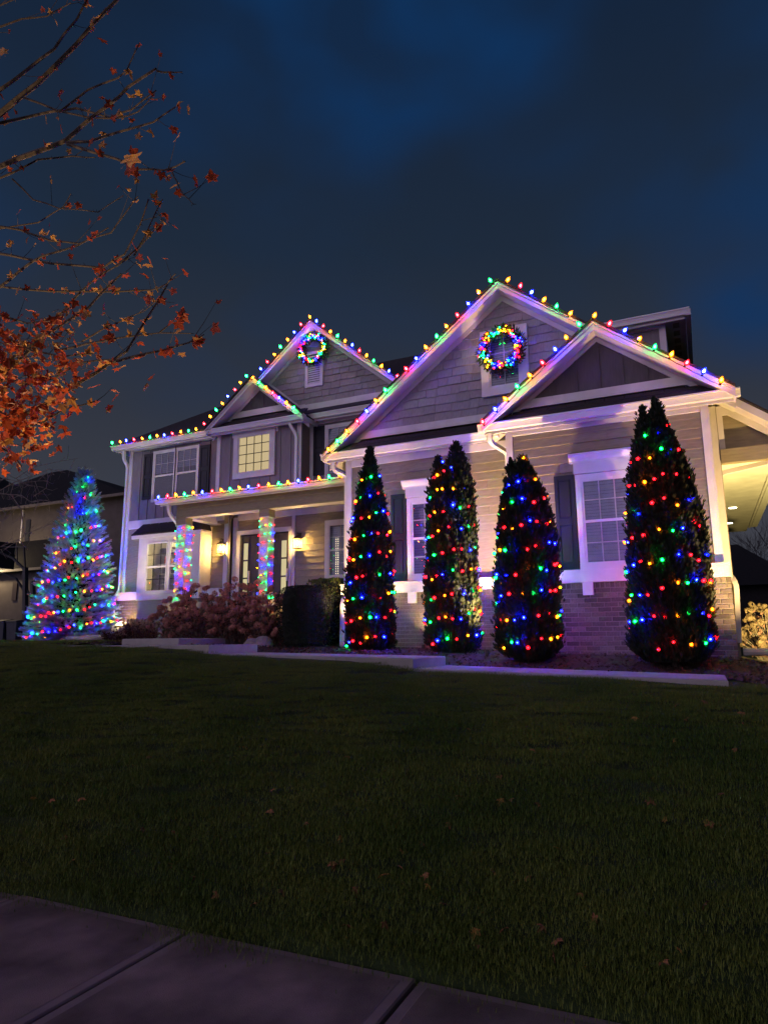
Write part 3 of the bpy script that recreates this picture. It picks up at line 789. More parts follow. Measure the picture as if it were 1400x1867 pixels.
# right front window with shutter and header
window(-1.60, -.83, 1.15, 2.51, 10.995, 3, 2, .085)
header(-1.70, -.73, 2.605, 10.995); shutter(-2.02, -1.705, 1.09, 2.61, 10.99); shutter(-.725, -.41, 1.09, 2.61, 10.99)
hb('sill_board', -2.05, -.38, 10.885, 10.904, .875, 1.05, M['trim'])
for xb_ in (-1.66, -.92): hb('sill_bracket', xb_, xb_ + .155, 10.86, 10.93, .675, .871, M['trim'])
# centre window
window(-4.76, -4.0, 1.17, 2.53, 11.545, 3, 2, .085)
header(-4.86, -3.9, 2.625, 11.545); shutter(-5.17, -4.865, 1.09, 2.72, 11.54); shutter(-3.89, -3.58, 1.09, 2.72, 11.54)
for xb_ in (-4.82, -4.09): hb('sill_bracket', xb_, xb_ + .155, 11.42, 11.48, .675, .871, M['trim'])
# gable window behind the large wreath
window(-3.17, -2.60, 4.50, 5.47, 11.53, 2, 3, .15, rail=False, slat=.045)
# upper left twin window with shutters
window(-13.42, -12.70, 3.85, 5.19, 13.99, 3, 2, .05, blinds=.45, lower_muntins=False)
window(-12.64, -11.92, 3.85, 5.19, 13.99, 3, 2, .05, blinds=.38, lower_muntins=False)
shutter(-13.82, -13.50, 3.90, 5.20, 13.99); shutter(-11.85, -11.52, 3.90, 5.20, 13.99)
# lit square window of the bump-out
hb('window_surround', -10.50, -9.12, 13.56, 13.588, 5.12, 5.249, M['trim'])
window(-10.30, -9.32, 4.15, 5.12, 13.585, 4, 4, .13, lit=True, rail=False)
# upper right window
shutter(-8.34, -8.02, 3.98, 5.22, 13.99)
window(-7.95, -7.05, 3.85, 5.15, 13.99, 3, 2, .06, blinds=.9, slat=.055)
# lower right window beside the entrance
window(-8.06, -7.10, 1.53, 2.80, 14.285, 3, 2, .10, slat=.05)
mb = MB()
for k in range(17):
    for q in range(2): mb.lathe([(.004, -.012), (.012, 0), (.004, .012)], 5, (-7.86 + q * .055, 14.262, 1.60 + k * .055))
W_ = mb.build('reflected_light_dots', M['fixglow'], H, kind='stuff')  # no bulbs here: glowing dots stand for lights reflected in the pane
# gable vent
mb = MB(); mb.box(-8.60, -8.52, 13.94, 13.99, 6.28, 7.22); mb.box(-8.17, -8.09, 13.94, 13.99, 6.28, 7.22); mb.box(-8.52, -8.17, 13.941, 13.99, 6.28, 6.36); mb.box(-8.52, -8.17, 13.941, 13.99, 7.14, 7.22)
V_ = mb.build('gable_vent', M['trim'], H)
MB().box(-8.52, -8.17, 13.975, 13.985, 6.36, 7.14).build('vent_backing', M['shutter'], V_)
for k in range(13):
    z = 6.375 + k * .058
    MB().add([(-8.518, 13.948, z), (-8.172, 13.948, z), (-8.172, 13.972, z + .045), (-8.518, 13.972, z + .045), (-8.518, 13.952, z - .006), (-8.172, 13.952, z - .006)], [(0, 1, 2, 3), (4, 5, 1, 0)]).build('louver_slat', M['trim'], V_)

# --- square bay window, real opening with a lit room behind
BY = 13.75; bx0, bx1 = -13.62, -11.54
wins = ((-13.33, -12.61), (-12.54, -11.82)); wz0, wz1 = 1.33, 2.64
hb('bay_wall', bx0, wins[0][0], BY, BY + .06, 1.12, 2.80, M['trim']); hb('bay_wall', wins[1][1], bx1, BY, BY + .06, 1.12, 2.80, M['trim'])
hb('bay_wall', wins[0][1], wins[1][0], BY, BY + .06, wz0, wz1, M['trim'])
hb('bay_wall', wins[0][0], wins[1][1], BY, BY + .06, 1.12, wz0, M['trim']); hb('bay_wall', wins[0][0], wins[1][1], BY, BY + .06, wz1, 2.80, M['trim'])
hb('bay_side', bx0, bx0 + .04, BY + .062, 14.2, 1.12, 2.80, M['trim']); hb('bay_side', bx1 - .04, bx1, BY + .062, 14.2, 1.12, 3.0, M['trim'])
hb('bay_sill', bx0 - .02, bx1 + .02, BY - .04, BY - .002, 1.285, 1.315, M['trim'])
hb('bay_base', bx0 + .02, bx1 - .02, BY + .03, 14.0, -.1, 1.118, M['siding'])
for x0, x1 in wins:
    mb = MB(); e = .032
    mb.box(x0, x0 + e, BY - .015, BY + .05, wz0, wz1); mb.box(x1 - e, x1, BY - .015, BY + .05, wz0, wz1)
    mb.box(x0 + e, x1 - e, BY - .014, BY + .05, wz0, wz0 + e); mb.box(x0 + e, x1 - e, BY - .014, BY + .05, wz1 - e, wz1)
    zm = (wz0 + wz1) / 2; mb.box(x0 + e, x1 - e, BY - .016, BY + .05, zm - .02, zm + .02)
    W = mb.build('window', M['trim'], H)
    mu = MB()
    for c in (1, 2):
        xx = x0 + (x1 - x0) * c / 3; mu.box(xx - .010, xx + .010, BY + .012, BY + .022, wz0 + e, wz1 - e)
    for zz in ((wz0 + zm) / 2, (wz1 + zm) / 2): mu.box(x0 + e, x1 - e, BY + .013, BY + .021, zz - .010, zz + .010)
    mu.build('muntin', M['shutter'], W)
    MB().box(x0 + e, x1 - e, BY + .025, BY + .026, wz0 + e, wz1 - e).build('pane', M['glass'], W)
hb('room_wall', bx0 + .05, bx1 - .05, 14.55, 14.59, 1.1, 3.0, M['roomlit']); hb('room_wall', bx0 + .041, bx0 + .06, 13.9, 14.549, 1.1, 3.0, M['roomlit'])
hb('room_wall', bx1 - .06, bx1 - .041, 13.9, 14.549, 1.1, 3.0, M['roomlit']); hb('room_ceiling', bx0 + .06, bx1 - .06, 13.9, 14.549, 2.80, 2.84, M['roomlit']); hb('room_floor', bx0 + .06, bx1 - .06, 13.82, 14.549, 1.1, 1.14, M['roomlit'])
sh_ = MB()
for zz in (1.55, 1.83, 2.1, 2.38): sh_.box(-13.4, -11.8, 14.25, 14.54, zz, zz + .028)
for xx in (-13.0, -12.72, -12.2): sh_.box(xx, xx + .03, 14.26, 14.545, 1.14, 2.7)
SH = sh_.build('bookshelf', M['shelf'], H)
for k in range(9): MB().box(-13.18 + k * .03, -13.157 + k * .03, 14.27, 14.45, 2.13, 2.13 + rng.uniform(.13, .23)).build('book', M['books'], SH)
for k in range(40):
    zz = (1.578, 1.858, 2.128, 2.408)[k % 4]; xx = rng.uniform(-13.38, -11.9)
    MB().box(xx, xx + rng.uniform(.02, .12), 14.29, 14.45, zz + .002, zz + rng.uniform(.05, .2)).build('book', M[('shutter', 'blind', 'room', 'door')[int(rng.integers(4))]], SH)
hb('room_lamp', -12.62, -12.30, 14.0, 14.2, 2.775, 2.797, M['roomlamp'])
# bay roof
roofslab([(bx0 - .14, 13.58, 2.86), (bx1 + .14, 13.58, 2.86), (bx1 + .0, 14.0, 3.22), (bx0 - .06, 14.0, 3.22)], .03, 'bay_roof'); roofshingles(bx0 - .10, bx1 + .05, 13.60, 2.89, 13.99, 3.23)
hb('bay_fascia', bx0 - .13, bx1 + .13, 13.60, 13.63, 2.75, 2.85, M['trim']); hb('bay_soffit', bx0 - .12, bx1 + .12, 13.632, 13.99, 2.802, 2.815, M['trim'])
roofslab([(bx0 - .14, 13.58, 2.86), (bx0 - .06, 14.0, 3.22), (bx0 - .14, 14.0, 2.86)], .02, 'bay_roof'); roofslab([(bx1 + .14, 13.58, 2.86), (bx1 + .0, 14.0, 3.22), (bx1 + .14, 14.0, 2.86)], .02, 'bay_roof')

# --- entrance porch
hb('porch_floor', -11.60, -6.2, 12.55, 14.3, .76, .93, M['concrete']); hb('porch_base', -11.5, -6.2, 12.65, 14.3, -.1, .758, M['brick'])
siding(-11.53, -11.12, 14.2, 1.10, 3.05); siding(-9.02, -6.14, 14.3, 1.10, 3.11); siding(-10.76, -9.12, 14.3, 2.84, 3.11)
hb('corner_board', -11.12, -10.99, 14.16, 14.22, .94, 3.2, M['trim']); hb('corner_board', -10.92, -10.78, 14.26, 14.31, .94, 3.2, M['trim']); hb('return_wall', -10.985, -10.93, 14.17, 14.31, .94, 3.2, M['siding'])
hb('frieze_board', -10.775, -6.14, 14.262, 14.3, 3.112, 3.27, M['trim']); hb('frieze_board', -11.53, -11.125, 14.165, 14.2, 3.05, 3.27, M['trim'])
hb('corner_board', -9.118, -9.022, 14.26, 14.31, .94, 3.11, M['trim']); hb('water_table', -9.02, -6.14, 14.23, 14.3, .94, 1.095, M['trim']); hb('water_table', -11.53, -11.12, 14.14, 14.2, .94, 1.095, M['trim'])
for k in range(14): hb('ceiling_board', -11.25, -6.14, 13.005 + k * .09, 13.088 + k * .09, 3.275, 3.29, M['trim'])
hb('porch_beam', -11.46, -6.14, 12.77, 13.0, 3.0, 3.30, M['trim']); hb('porch_beam', -11.46, -11.22, 13.0, 14.16, 3.02, 3.29, M['trim'])
siding(-11.475, -6.14, 12.765, 3.005, 3.40, .20)
hb('beam_top', -11.46, -6.14, 12.77, 14.0, 3.31, 3.40, M['trim'])
for x0, x1 in ((-11.46, -11.19), (-9.03, -8.79), (-6.60, -6.36)):
    hb('column_top', x0 - .012, x1 + .012, 12.752, 13.0, 2.825, 3.0, M['siding'])
    cl_ = hb('porch_column', x0, x1, 12.762, 12.762 + (x1 - x0), .93, 2.80, M['trim'])
    MB().box(x0 - .02, x1 + .02, 12.742, 13.03, 2.80, 2.824).build('column_cap', M['trim'], cl_)
    MB().box(x0 - .02, x1 + .02, 12.742, 13.03, .931, 1.06).build('column_base', M['trim'], cl_)
gutter(-11.93, -6.16, 12.45, 3.455, 12.77)
roofslab([(-11.90, 12.48, 3.44), (-6.14, 12.48, 3.44), (-6.14, 14.0, 3.60), (-11.90, 14.0, 3.60)], .03, 'porch_roof')
# front doors
D = hb('door_frame', -10.775, -9.122, 14.245, 14.262, .94, 2.84, M['trim'])
hb('door_frame', -10.66, -9.20, 14.236, 14.244, .95, 2.72, M['dark'])
for x0, x1, gx in ((-10.63, -9.96, -10.44), (-9.95, -9.21, -9.30)):
    dr = hb('door', x0, x1, 14.21, 14.235, .96, 2.68, M['door'])
    for a, b in ((2.07, 2.49), (1.62, 2.03), (1.17, 1.58)):
        MB().box(gx - .072, gx + .072, 14.2065, 14.2088, a, b).build('door_pane', M['doorpane'], dr)
    for xx in (x0 + .03, x0 + .25): MB().box(xx, xx + .03, 14.198, 14.2095, 1.0, 2.64).build('door_moulding', M['door'], dr)
    MB().box(gx + .10, gx + .13, 14.16, 14.2, 1.48, 1.78).build('door_handle', M['gutter'], dr)
# lanterns either side of the door
def lantern(px_, py_, Yw):
    c = at(px_, py_, y=Yw - .12); mb = MB()
    for sx in (-1, 1):
        for sy in (-1, 1): mb.box(c.x + sx * .075 - .006, c.x + sx * .075 + .006, c.y + sy * .069 - .006, c.y + sy * .069 + .006, c.z - .13, c.z + .10)
    mb.box(c.x - .085, c.x + .085, c.y - .078, c.y + .078, c.z - .145, c.z - .13); mb.box(c.x - .09, c.x + .09, c.y - .083, c.y + .083, c.z + .10, c.z + .118)
    mb.add([(c.x - .08, c.y - .073, c.z + .118), (c.x + .08, c.y - .073, c.z + .118), (c.x + .08, c.y + .073, c.z + .118), (c.x - .08, c.y + .073, c.z + .118), (c.x, c.y, c.z + .20)], [(0, 1, 4), (1, 2, 4), (2, 3, 4), (3, 0, 4)])
    mb.tube([(c.x - .03, c.y, c.z + .2), (c.x, c.y, c.z + .26), (c.x + .03, c.y, c.z + .2)], .006, 5)
    mb.tube([(c.x, c.y, c.z + .26), (c.x, Yw - .01, c.z + .22)], .009, 5); mb.box(c.x - .05, c.x + .05, Yw - .02, Yw, c.z + .1, c.z + .26)
    ln = mb.build('wall_lantern', M['bronze'], H)
    MB().box(c.x - .068, c.x + .068, c.y - .062, c.y + .062, c.z - .128, c.z + .098).build('lantern_glass', M['lampglass2'], ln)
    MB().lathe([(.01, -.05), (.028, -.03), (.03, .02), (.008, .06)], 8, tuple(c)).build('lantern_bulb', M['bulbwarm'], ln)
    l = bpy.data.lights.new('lantern_light', 'POINT'); l.energy = 95; l.color = (1, .66, .24); l.shadow_soft_size = .05
    lo = bpy.data.objects.new('lantern_light', l); C.objects.link(lo); lo.location = c
M['lampglass2'] = shellmat('lantern_glass', (1, .88, .6), (1, .62, .20), 1.1)
lantern(403, 1000, 14.2); lantern(542, 990, 14.3)

# --- downspouts
def spout(pts, label=None, r=.048):
    mb = MB(); P_ = [Vector(p) for p in pts]; q = [P_[0]]
    for i in range(1, len(P_) - 1):
        a, b, c_ = P_[i - 1], P_[i], P_[i + 1]; l1 = min(.10, (b - a).length / 2.2); l2 = min(.10, (c_ - b).length / 2.2)
        p0, p2 = b + (a - b).normalized() * l1, b + (c_ - b).normalized() * l2
        for t_ in (0, .33, .66, 1): q.append(p0 * (1 - t_) ** 2 + b * 2 * t_ * (1 - t_) + p2 * t_ * t_)
    q.append(P_[-1]); mb.tube(q, r, 4); mb.build('downspout', M['gutter'], H, smooth=False)
def V3(v): return (v.x, v.y, v.z)
a = at(893, 790, y=10.85); b = at(893, 806, y=10.88); c_ = at(925, 826, y=11.47)
spout([a, b, c_, (c_.x, 11.47, 1.0), (c_.x, 11.40, .80), (c_.x, 11.38, -.1)])
a = at(608, 842, y=11.40); b = at(608, 858, y=11.42); c_ = at(632, 868, y=11.60); spout([a, b, c_, (c_.x, 11.6, .9), (c_.x, 11.45, .75), (c_.x, 11.43, -.1)])
a = at(227, 822, y=13.80); b = at(226, 838, y=13.82); c_ = at(235, 849, y=13.97); spout([a, b, (-14.43, 13.97, c_.z), (-14.44, 13.97, 1.45), (-14.52, 13.88, 1.2), (-14.54, 13.86, .1)])
a = at(528, 768, y=13.42); b = at(530, 776, y=13.43); c_ = at(541, 792, y=13.53); spout([a, b, c_, (c_.x, 13.53, 3.55)])
a = at(308, 918, y=12.58); b = at(309, 936, y=12.60); c_ = at(326, 957, y=12.85); spout([a, b, c_, (c_.x - .06, 13.08, c_.z - .25), (c_.x - .06, 13.1, 1.0)])
spout([at(1420, 838, y=11.9), at(1309, 864, y=11.72), at(1311, 905, y=11.70), at(1326, 1045, y=11.68), at(1341, 1064, y=11.5), at(1346, 1172, y=11.5)], r=.050)
# ---------------------------------------------------------------- coloured bulbs
def bulb_mesh(k, mini):
    mb = MB()
    if not mini:   # faceted cone bulb, base at z=0
        mb.lathe([(.011, .0), (.024, .014), (.029, .030), (.025, .050), (.013, .072), (.002, .082)], 8, mi=0)
        mb.lathe([(.003, .018), (.0125, .026), (.0145, .038), (.010, .052), (.002, .060)], 6, mi=1)
        mb.lathe([(.013, -.024), (.014, -.001)], 6, mi=2)
        return mesh('bulb', mb.v, mb.f, [SHELLS[k], CORES[k], M['cord']], mb.m)
    mb.lathe([(.006, 0), (.018, .010), (.021, .022), (.014, .036), (.002, .044)], 7, mi=0)
    mb.lathe([(.002, .012), (.0070, .017), (.0078, .024), (.002, .031)], 5, mi=1)
    mb.lathe([(.008, -.014), (.008, -.001)], 5, mi=2)
    return mesh('bulb', mb.v, mb.f, [SHELLS_M[k], (CORES_W if mini == 2 else CORES_M)[k], M['cord']], mb.m)
BIG = {k: bulb_mesh(k, False) for k in 'RGBO'}
MINI = {k: bulb_mesh(k, 1) for k in 'RGBO'}
MINIW = {k: bulb_mesh(k, 2) for k in 'RGBO'}
def aim(d):
    return Vector(d).to_track_quat('Z', 'Y').to_euler()

def roof_string(label, pts, Y, up, scale=1.0):
    """pts: (px,py,colour) of the bulb centres on the plane Y; up: axis of the bulbs"""
    P_ = [at(a, b, y=Y) for a, b, _ in pts]
    base = P_[0]
    t = thing('christmas_light_string', base, label, 'light string', 'coloured bulb strings along the roof edges')
    u = Vector(up).normalized()
    for p, (_, _, k) in zip(P_, pts):
        uu = (u + Vector((rng.normal() * .20, rng.normal() * .16, rng.normal() * .06))).normalized()
        put('bulb', BIG[k], t, p - uu * .038, rot=aim(uu), scale=scale * rng.uniform(1.22, 1.38))
    mb = MB(); q = []
    for i, p in enumerate(P_):
        q.append(p - u * .060)
        if i < len(P_) - 1: q.append((p + P_[i + 1]) / 2 - u * .070)
    mb.tube(q, .006, 5); mb.build('cord', M['cordw'], t)
    return t
UPV = (0, -.25, 1)
roof_string('row of coloured bulbs along the far left roof gutter, starting with a green bulb', [(205, 808, 'G'), (220, 806, 'O'), (231, 804, 'B'), (245, 802, 'R'), (260, 800, 'O'), (274, 798, 'G'), (287, 795, 'O'), (300, 794, 'B'), (315, 791, 'R'), (330, 788, 'O'), (344, 786, 'G'), (358, 783, 'O')], 13.64, UPV)
sgl = [(373, 773, 'R'), (384, 760, 'O'), (395, 748, 'G'), (406, 736, 'O'), (416, 723, 'B'), (429, 711, 'R'), (439, 698, 'O'), (450, 686, 'G')]
roof_string('coloured bulbs climbing the left slope of the small gable on the left', sgl, 13.24, (-.6, -.25, 1))
roof_string('coloured bulbs running down the right slope of the small gable', [(461, 689, 'O'), (472, 698, 'G'), (484, 707, 'O'), (497, 717, 'R'), (509, 726, 'B'), (522, 735, 'O'), (535, 744, 'G')], 13.17, (.6, -.25, 1))
roof_string('coloured bulbs climbing the left slope of the tall left gable with the small wreath', [(476, 673, 'B'), (488, 660, 'R'), (501, 647, 'O'), (512, 633, 'G'), (525, 620, 'O'), (537, 606, 'B'), (549, 592, 'R'), (565, 578, 'O')], 13.57, (-.6, -.25, 1))
roof_string('coloured bulbs down the right slope of the tall left gable above the small wreath', [(577, 586, 'B'), (589, 595, 'R'), (602, 605, 'O'), (615, 613, 'G'), (629, 622, 'O'), (642, 630, 'B'), (655, 640, 'R'), (668, 649, 'O'), (681, 658, 'G'), (695, 668, 'O'), (709, 677, 'B'), (724, 686, 'R')], 13.57, (.6, -.25, 1))
roof_string('coloured bulbs along the porch gutter above the entrance', [(289, 907, 'B'), (306, 905, 'R'), (321, 903, 'O'), (337, 902, 'G'), (353, 899, 'O'), (369, 898, 'B'), (387, 896, 'R'), (404, 894, 'O'), (420, 892, 'G'), (437, 890, 'O'), (453, 888, 'B'), (472, 886, 'R'), (490, 884, 'O'), (508, 882, 'G'), (525, 880, 'O'), (544, 877, 'B'), (562, 875, 'R'), (582, 872, 'O'), (600, 870, 'G'), (619, 867, 'O')], 12.41, UPV)
roof_string('long row of coloured bulbs climbing the left slope of the tallest gable', [(599, 820, 'O'), (616, 805, 'G'), (633, 787, 'O'), (652, 769, 'R'), (669, 750, 'B'), (686, 731, 'O'), (703, 712, 'G'), (741, 673, 'R'), (759, 654, 'B'), (777, 634, 'O'), (796, 614, 'G'), (814, 595, 'O'), (834, 575, 'R'), (854, 554, 'B'), (873, 533, 'O'), (894, 512, 'G')], 11.12, (-.6, -.25, 1))
roof_string('coloured bulbs down the right slope of the tallest gable', [(925, 511, 'O'), (948, 522, 'R'), (968, 534, 'B'), (991, 547, 'O'), (1014, 559, 'G'), (1039, 572, 'O')], 11.12, (.6, -.25, 1))
roof_string('coloured bulbs climbing the left slope of the far right gable', [(880, 770, 'R'), (903, 747, 'B'), (922, 728, 'O'), (943, 705, 'G'), (966, 685, 'O'), (989, 662, 'R'), (1012, 638, 'B'), (1032, 616, 'O'), (1056, 592, 'G')], 10.57, (-.6, -.25, 1))
roof_string('coloured bulbs down the right slope of the far right gable to the corner', [(1083, 576, 'O'), (1110, 591, 'R'), (1138, 603, 'B'), (1165, 618, 'O'), (1193, 633, 'G'), (1223, 647, 'O'), (1251, 662, 'R'), (1282, 678, 'B'), (1314, 694, 'O')], 10.57, (.6, -.25, 1))

def wrap_lights(label, group, z0, z1, centre, radius, pitch, step, seq='GBRRO', a0=0.0, tilt=0.0, side=None, hole=None):
    """bulbs on a rising spiral round a body; centre(z)->(x,y), radius(z,a)->r"""
    x, y = centre(z0)
    t = thing('christmas_light_string', (x, y, z0), label, 'light string', group)
    z = z0; a = a0; i = 0; cord = []
    while z < z1:
        r = radius(z, a); x, y = centre(z)
        zz = z + tilt * math.sin(a + .6) + .02 * math.sin(i * 1.7) + rng.normal() * .022
        d = Vector((math.cos(a), math.sin(a), .25 + rng.uniform(-.3, .3))).normalized()
        p = Vector((x + math.cos(a) * r, y + math.sin(a) * r, zz))
        cord.append(p - d * .03)
        k = seq[i % len(seq)] if rng.uniform() > .16 else 'RGBO'[int(rng.integers(4))]
        put('bulb', MINI[k], t, p + d * rng.uniform(-.035, .02), rot=aim((d + Vector(rng.normal(size=3)) * .35).normalized()), scale=rng.uniform(1.0, 1.5))
        da = step / max(r, .05); da *= rng.uniform(.7, 1.35); a += da; z += pitch * da / (2 * PI); i += 1
    MB().tube(cord, .004, 3).build('cord', M['cord'], t)
    return t

# lights wound round the two porch columns (square spiral)
def column_lights(label, x0, x1, y0, z0, z1, a0):
    s = x1 - x0; t = thing('christmas_light_string', ((x0 + x1) / 2, y0 + s / 2, z0), label, 'light string', 'mini light strings on the porch columns')
    per = 4 * s; u = a0; z = z0; i = 0; cord = []
    while z < z1:
        q = u % per; e = .015
        if q < s: p, d = Vector((x0 + q, y0 - e, z)), Vector((0, -1, .3))
        elif q < 2 * s: p, d = Vector((x1 + e, y0 + q - s, z)), Vector((1, 0, .3))
        elif q < 3 * s: p, d = Vector((x1 - (q - 2 * s), y0 + s + e, z)), Vector((0, 1, .3))
        else: p, d = Vector((x0 - e, y0 + s - (q - 3 * s), z)), Vector((-1, 0, .3))
        cord.append(p)
        put('bulb', MINIW['RGOBRB'[i % 6] if i % 7 else 'G'], t, p + d * .01, rot=aim(d + Vector(rng.normal(size=3)) * .3), scale=.72)
        st = rng.uniform(.11, .17); u += st; z += st / per * .185; i += 1
    MB().tube(cord, .005, 4).build('cord', M['cordw'], t)
column_lights('mini coloured lights spiralling up the left porch column', -11.46, -11.19, 12.762, 1.02, 2.78, 0)
column_lights('mini coloured lights spiralling up the porch column before the front door', -9.03, -8.79, 12.762, .96, 2.78, .3)

# wreaths
def wreath(label, c, R, r, tilt, seq, n=78):
    t = thing('lit_wreath', c, label, 'wreath')
    m = 900
    th = rng.uniform(0, 2 * PI, m); ph = rng.uniform(0, 2 * PI, m); rr = r * np.sqrt(rng.uniform(.1, 1, m))
    rad = R + rr * np.cos(ph)
    locs = np.stack([c[0] + rad * np.cos(th), c[1] + rr * np.sin(ph) * .8, c[2] + rad * np.sin(th)], 1)
    dirs = np.stack([np.cos(th) * np.cos(ph) - .5 * np.sin(th), np.sin(ph) * .8 - .3, np.sin(th) * np.cos(ph) + .5 * np.cos(th)], 1) + rng.normal(size=(m, 3)) * .35
    tv = [(-.10, 0, 0), (.10, 0, 0), (.16, 0, .5), (0, 0, 1), (-.16, 0, .5)]
    soup('needle_sprays', tv, [(0, 1, 2), (0, 2, 4), (4, 2, 3)], basis(dirs, scale=rng.uniform(.06, .11, m)), locs, M['wreath'], t, kind='stuff')
    mb = MB(); ring = [(c[0] + R * math.cos(a), c[1], c[2] + R * math.sin(a)) for a in np.linspace(0, 2 * PI, 25)]
    mb.tube(ring, r * .55, 6).build('ring_base', M['core'], t)
    for i in range(n):
        a = 2 * PI * i / n * 3.02 + rng.uniform(-.1, .1); q = rng.uniform(-1.3, 2.2)
        rad = R + r * 1.02 * math.cos(q + PI / 2) * rng.uniform(.3, 1)
        p = Vector((c[0] + rad * math.cos(a), c[1] - r * rng.uniform(.55, .95), c[2] + rad * math.sin(a)))
        put('bulb', MINIW[seq[int((a / (2 * PI) % 1) * 26 + rng.integers(0, 2)) % len(seq)]], t, p, rot=aim(Vector((0, -1, .1)) + Vector(rng.normal(size=3)) * .5), scale=rng.uniform(.8, 1.1))
    return t
p = at(914, 637, y=11.36); wreath('large wreath of mini coloured lights over the window of the tallest gable', tuple(p), .345, .082, 0, 'RBBRGOOGBGORBRGBOGBROGBBRO', 128)
p = at(571, 637, y=13.86); wreath('smaller wreath of mini coloured lights over the louvred vent of the left gable', tuple(p), .335, .066, 0, 'GOOBRGBOGBBRRBGOBRRGOBRGOO', 106)
# ---------------------------------------------------------------- evergreens
SPRAY = [(-.10, 0, 0), (.10, 0, 0), (-.30, .06, .55), (0, -.04, .50), (.30, .06, .50), (-.15, .02, .95), (.12, 0, 1.05), (.36, .08, .85)]
SPF = [(0, 1, 3), (0, 3, 2), (1, 4, 3), (2, 3, 5), (3, 4, 6), (4, 7, 6)]
def arborvitae(label, base, stems, n, seed, lights, lean=(0, 0)):
    """stems: list of (dx, dy, ztop, profile) where profile = [(z, r)...]"""
    t = thing('arborvitae', base, label, 'evergreen tree', 'columnar evergreens wound with coloured lights')
    locs, dirs, sc = [], [], []
    core = MB()
    for dx, dy, prof, share in stems:
        zs_ = [p[0] for p in prof]; rs_ = [p[1] for p in prof]
        def rad(z, a, zs_=zs_, rs_=rs_):
            b = float(np.interp(z, zs_, rs_))
            return b * (1 + .06 * math.sin(19 * a + 4 * math.sin(z * 1.7 + seed)) * min(1, b * 3) + .07 * math.sin(3 * a + z * 2.3 + seed) + .05 * math.sin(7 * a - z * 5 + seed) + .035 * math.sin(13 * a + 11 * z))
        m = int(n * share); z1 = zs_[-1]
        # more sprays where the surface is larger
        cand = rng.uniform(zs_[0], z1, m * 3); pr = np.interp(cand, zs_, rs_) + .02
        keep = cand[rng.uniform(0, max(rs_) + .02, m * 3) < pr][:m]
        for z in keep:
            a = rng.uniform(0, 2 * PI); r = rad(z, a) * (1 - abs(rng.normal()) * .10)
            if rng.uniform() < .13: r += rng.uniform(0, .06)
            x = base[0] + dx * min(1, max(0, (z - .2) / 1.5)) + r * math.cos(a); y = base[1] + dy + r * math.sin(a)
            locs.append((x, y, base[2] + z)); out_ = rng.uniform(.10, .75)
            dirs.append((math.cos(a) * out_, math.sin(a) * out_, 1)); sc.append(rng.uniform(.042, .088))
        # pointed leader shoots
        for k in range(int(90 * share) + 20):
            z = z1 - abs(rng.normal()) * .13; locs.append((base[0] + dx + rng.normal() * .018, base[1] + dy + rng.normal() * .018, base[2] + z)); dirs.append((rng.normal() * .22, rng.normal() * .22, 1)); sc.append(rng.uniform(.05, .10))
        core.lathe([(max(.015, r_ * .86), z_) for z_, r_ in prof[:-1]] + [(.01, z1 - .10)], 12, (base[0] + dx * .9, base[1] + dy, base[2]))
    soup('foliage', SPRAY, SPF, basis(dirs, scale=sc), locs, M['arbor'], t, kind='stuff')
    core.build('inner_branches', M['core'], t)
    MB().tube([(base[0], base[1], base[2] - .1), (base[0], base[1], base[2] + .5)], .05, 6).build('trunk', M['greybark'], t)
    return t
ARB = 'mini light strings wound round the columnar evergreens'
def rr(prof):
    zs_ = [p[0] for p in prof]; rs_ = [p[1] for p in prof]
    return lambda z: float(np.interp(z, zs_, rs_))
P1 = [(0, 0.277), (0.12, 0.374), (0.8, 0.392), (1.4, 0.365), (1.9, 0.33), (2.4, 0.264), (2.8, 0.194), (3.1, 0.135), (3.35, 0.075), (3.62, 0.018)]
b1 = (-5.22, 10.72, -.20)
arborvitae('slim pointed evergreen with coloured lights, leftmost of the four beside the garage wing', b1, [(0, 0, P1, 1)], 13500, 1, None)
P2a = [(0, 0.298), (0.15, 0.405), (0.8, 0.414), (1.5, 0.396), (2.1, 0.352), (2.55, 0.316), (2.75, 0.263), (2.85, 0.076)]
P2b = [(1.6, .25), (2.4, .26), (2.8, .22), (3.1, .17), (3.3, .10), (3.52, .02)]
P2c = [(1.6, .22), (2.4, .20), (2.7, .17), (2.95, .12), (3.12, .08), (3.30, .02)]
b2 = (-3.73, 10.74, -.20)
arborvitae('evergreen with two separate pointed tips and coloured lights, before the centre window', b2, [(0, 0, P2a, .8), (.14, 0, P2b, .2), (-.20, .02, P2c, .13)], 15000, 2, None)
P3 = [(0, 0.283), (0.15, 0.427), (0.8, 0.442), (1.4, 0.427), (1.9, 0.389), (2.3, 0.317), (2.6, 0.221), (2.78, 0.139), (2.92, 0.041)]
P3b = [(2.0, .15), (2.6, .10), (2.85, .055), (3.0, .01)]
b3 = (-2.34, 10.12, -.27)
arborvitae('blunt topped evergreen with coloured lights, between the drain pipe and the right window', b3, [(0, 0, P3, .97), (.03, 0, [(2.2, .12), (2.7, .13), (2.92, .08), (3.03, .02)], .05), (-.17, 0, P3b, .04)], 15000, 3, None)
P4 = [(0, 0.356), (0.2, 0.5), (0.8, 0.5), (1.5, 0.486), (2.1, 0.436), (2.6, 0.356), (2.9, 0.284), (3.12, 0.207), (3.3, 0.138), (3.45, 0.046)]
b4 = (-.40, 10.10, -.30)
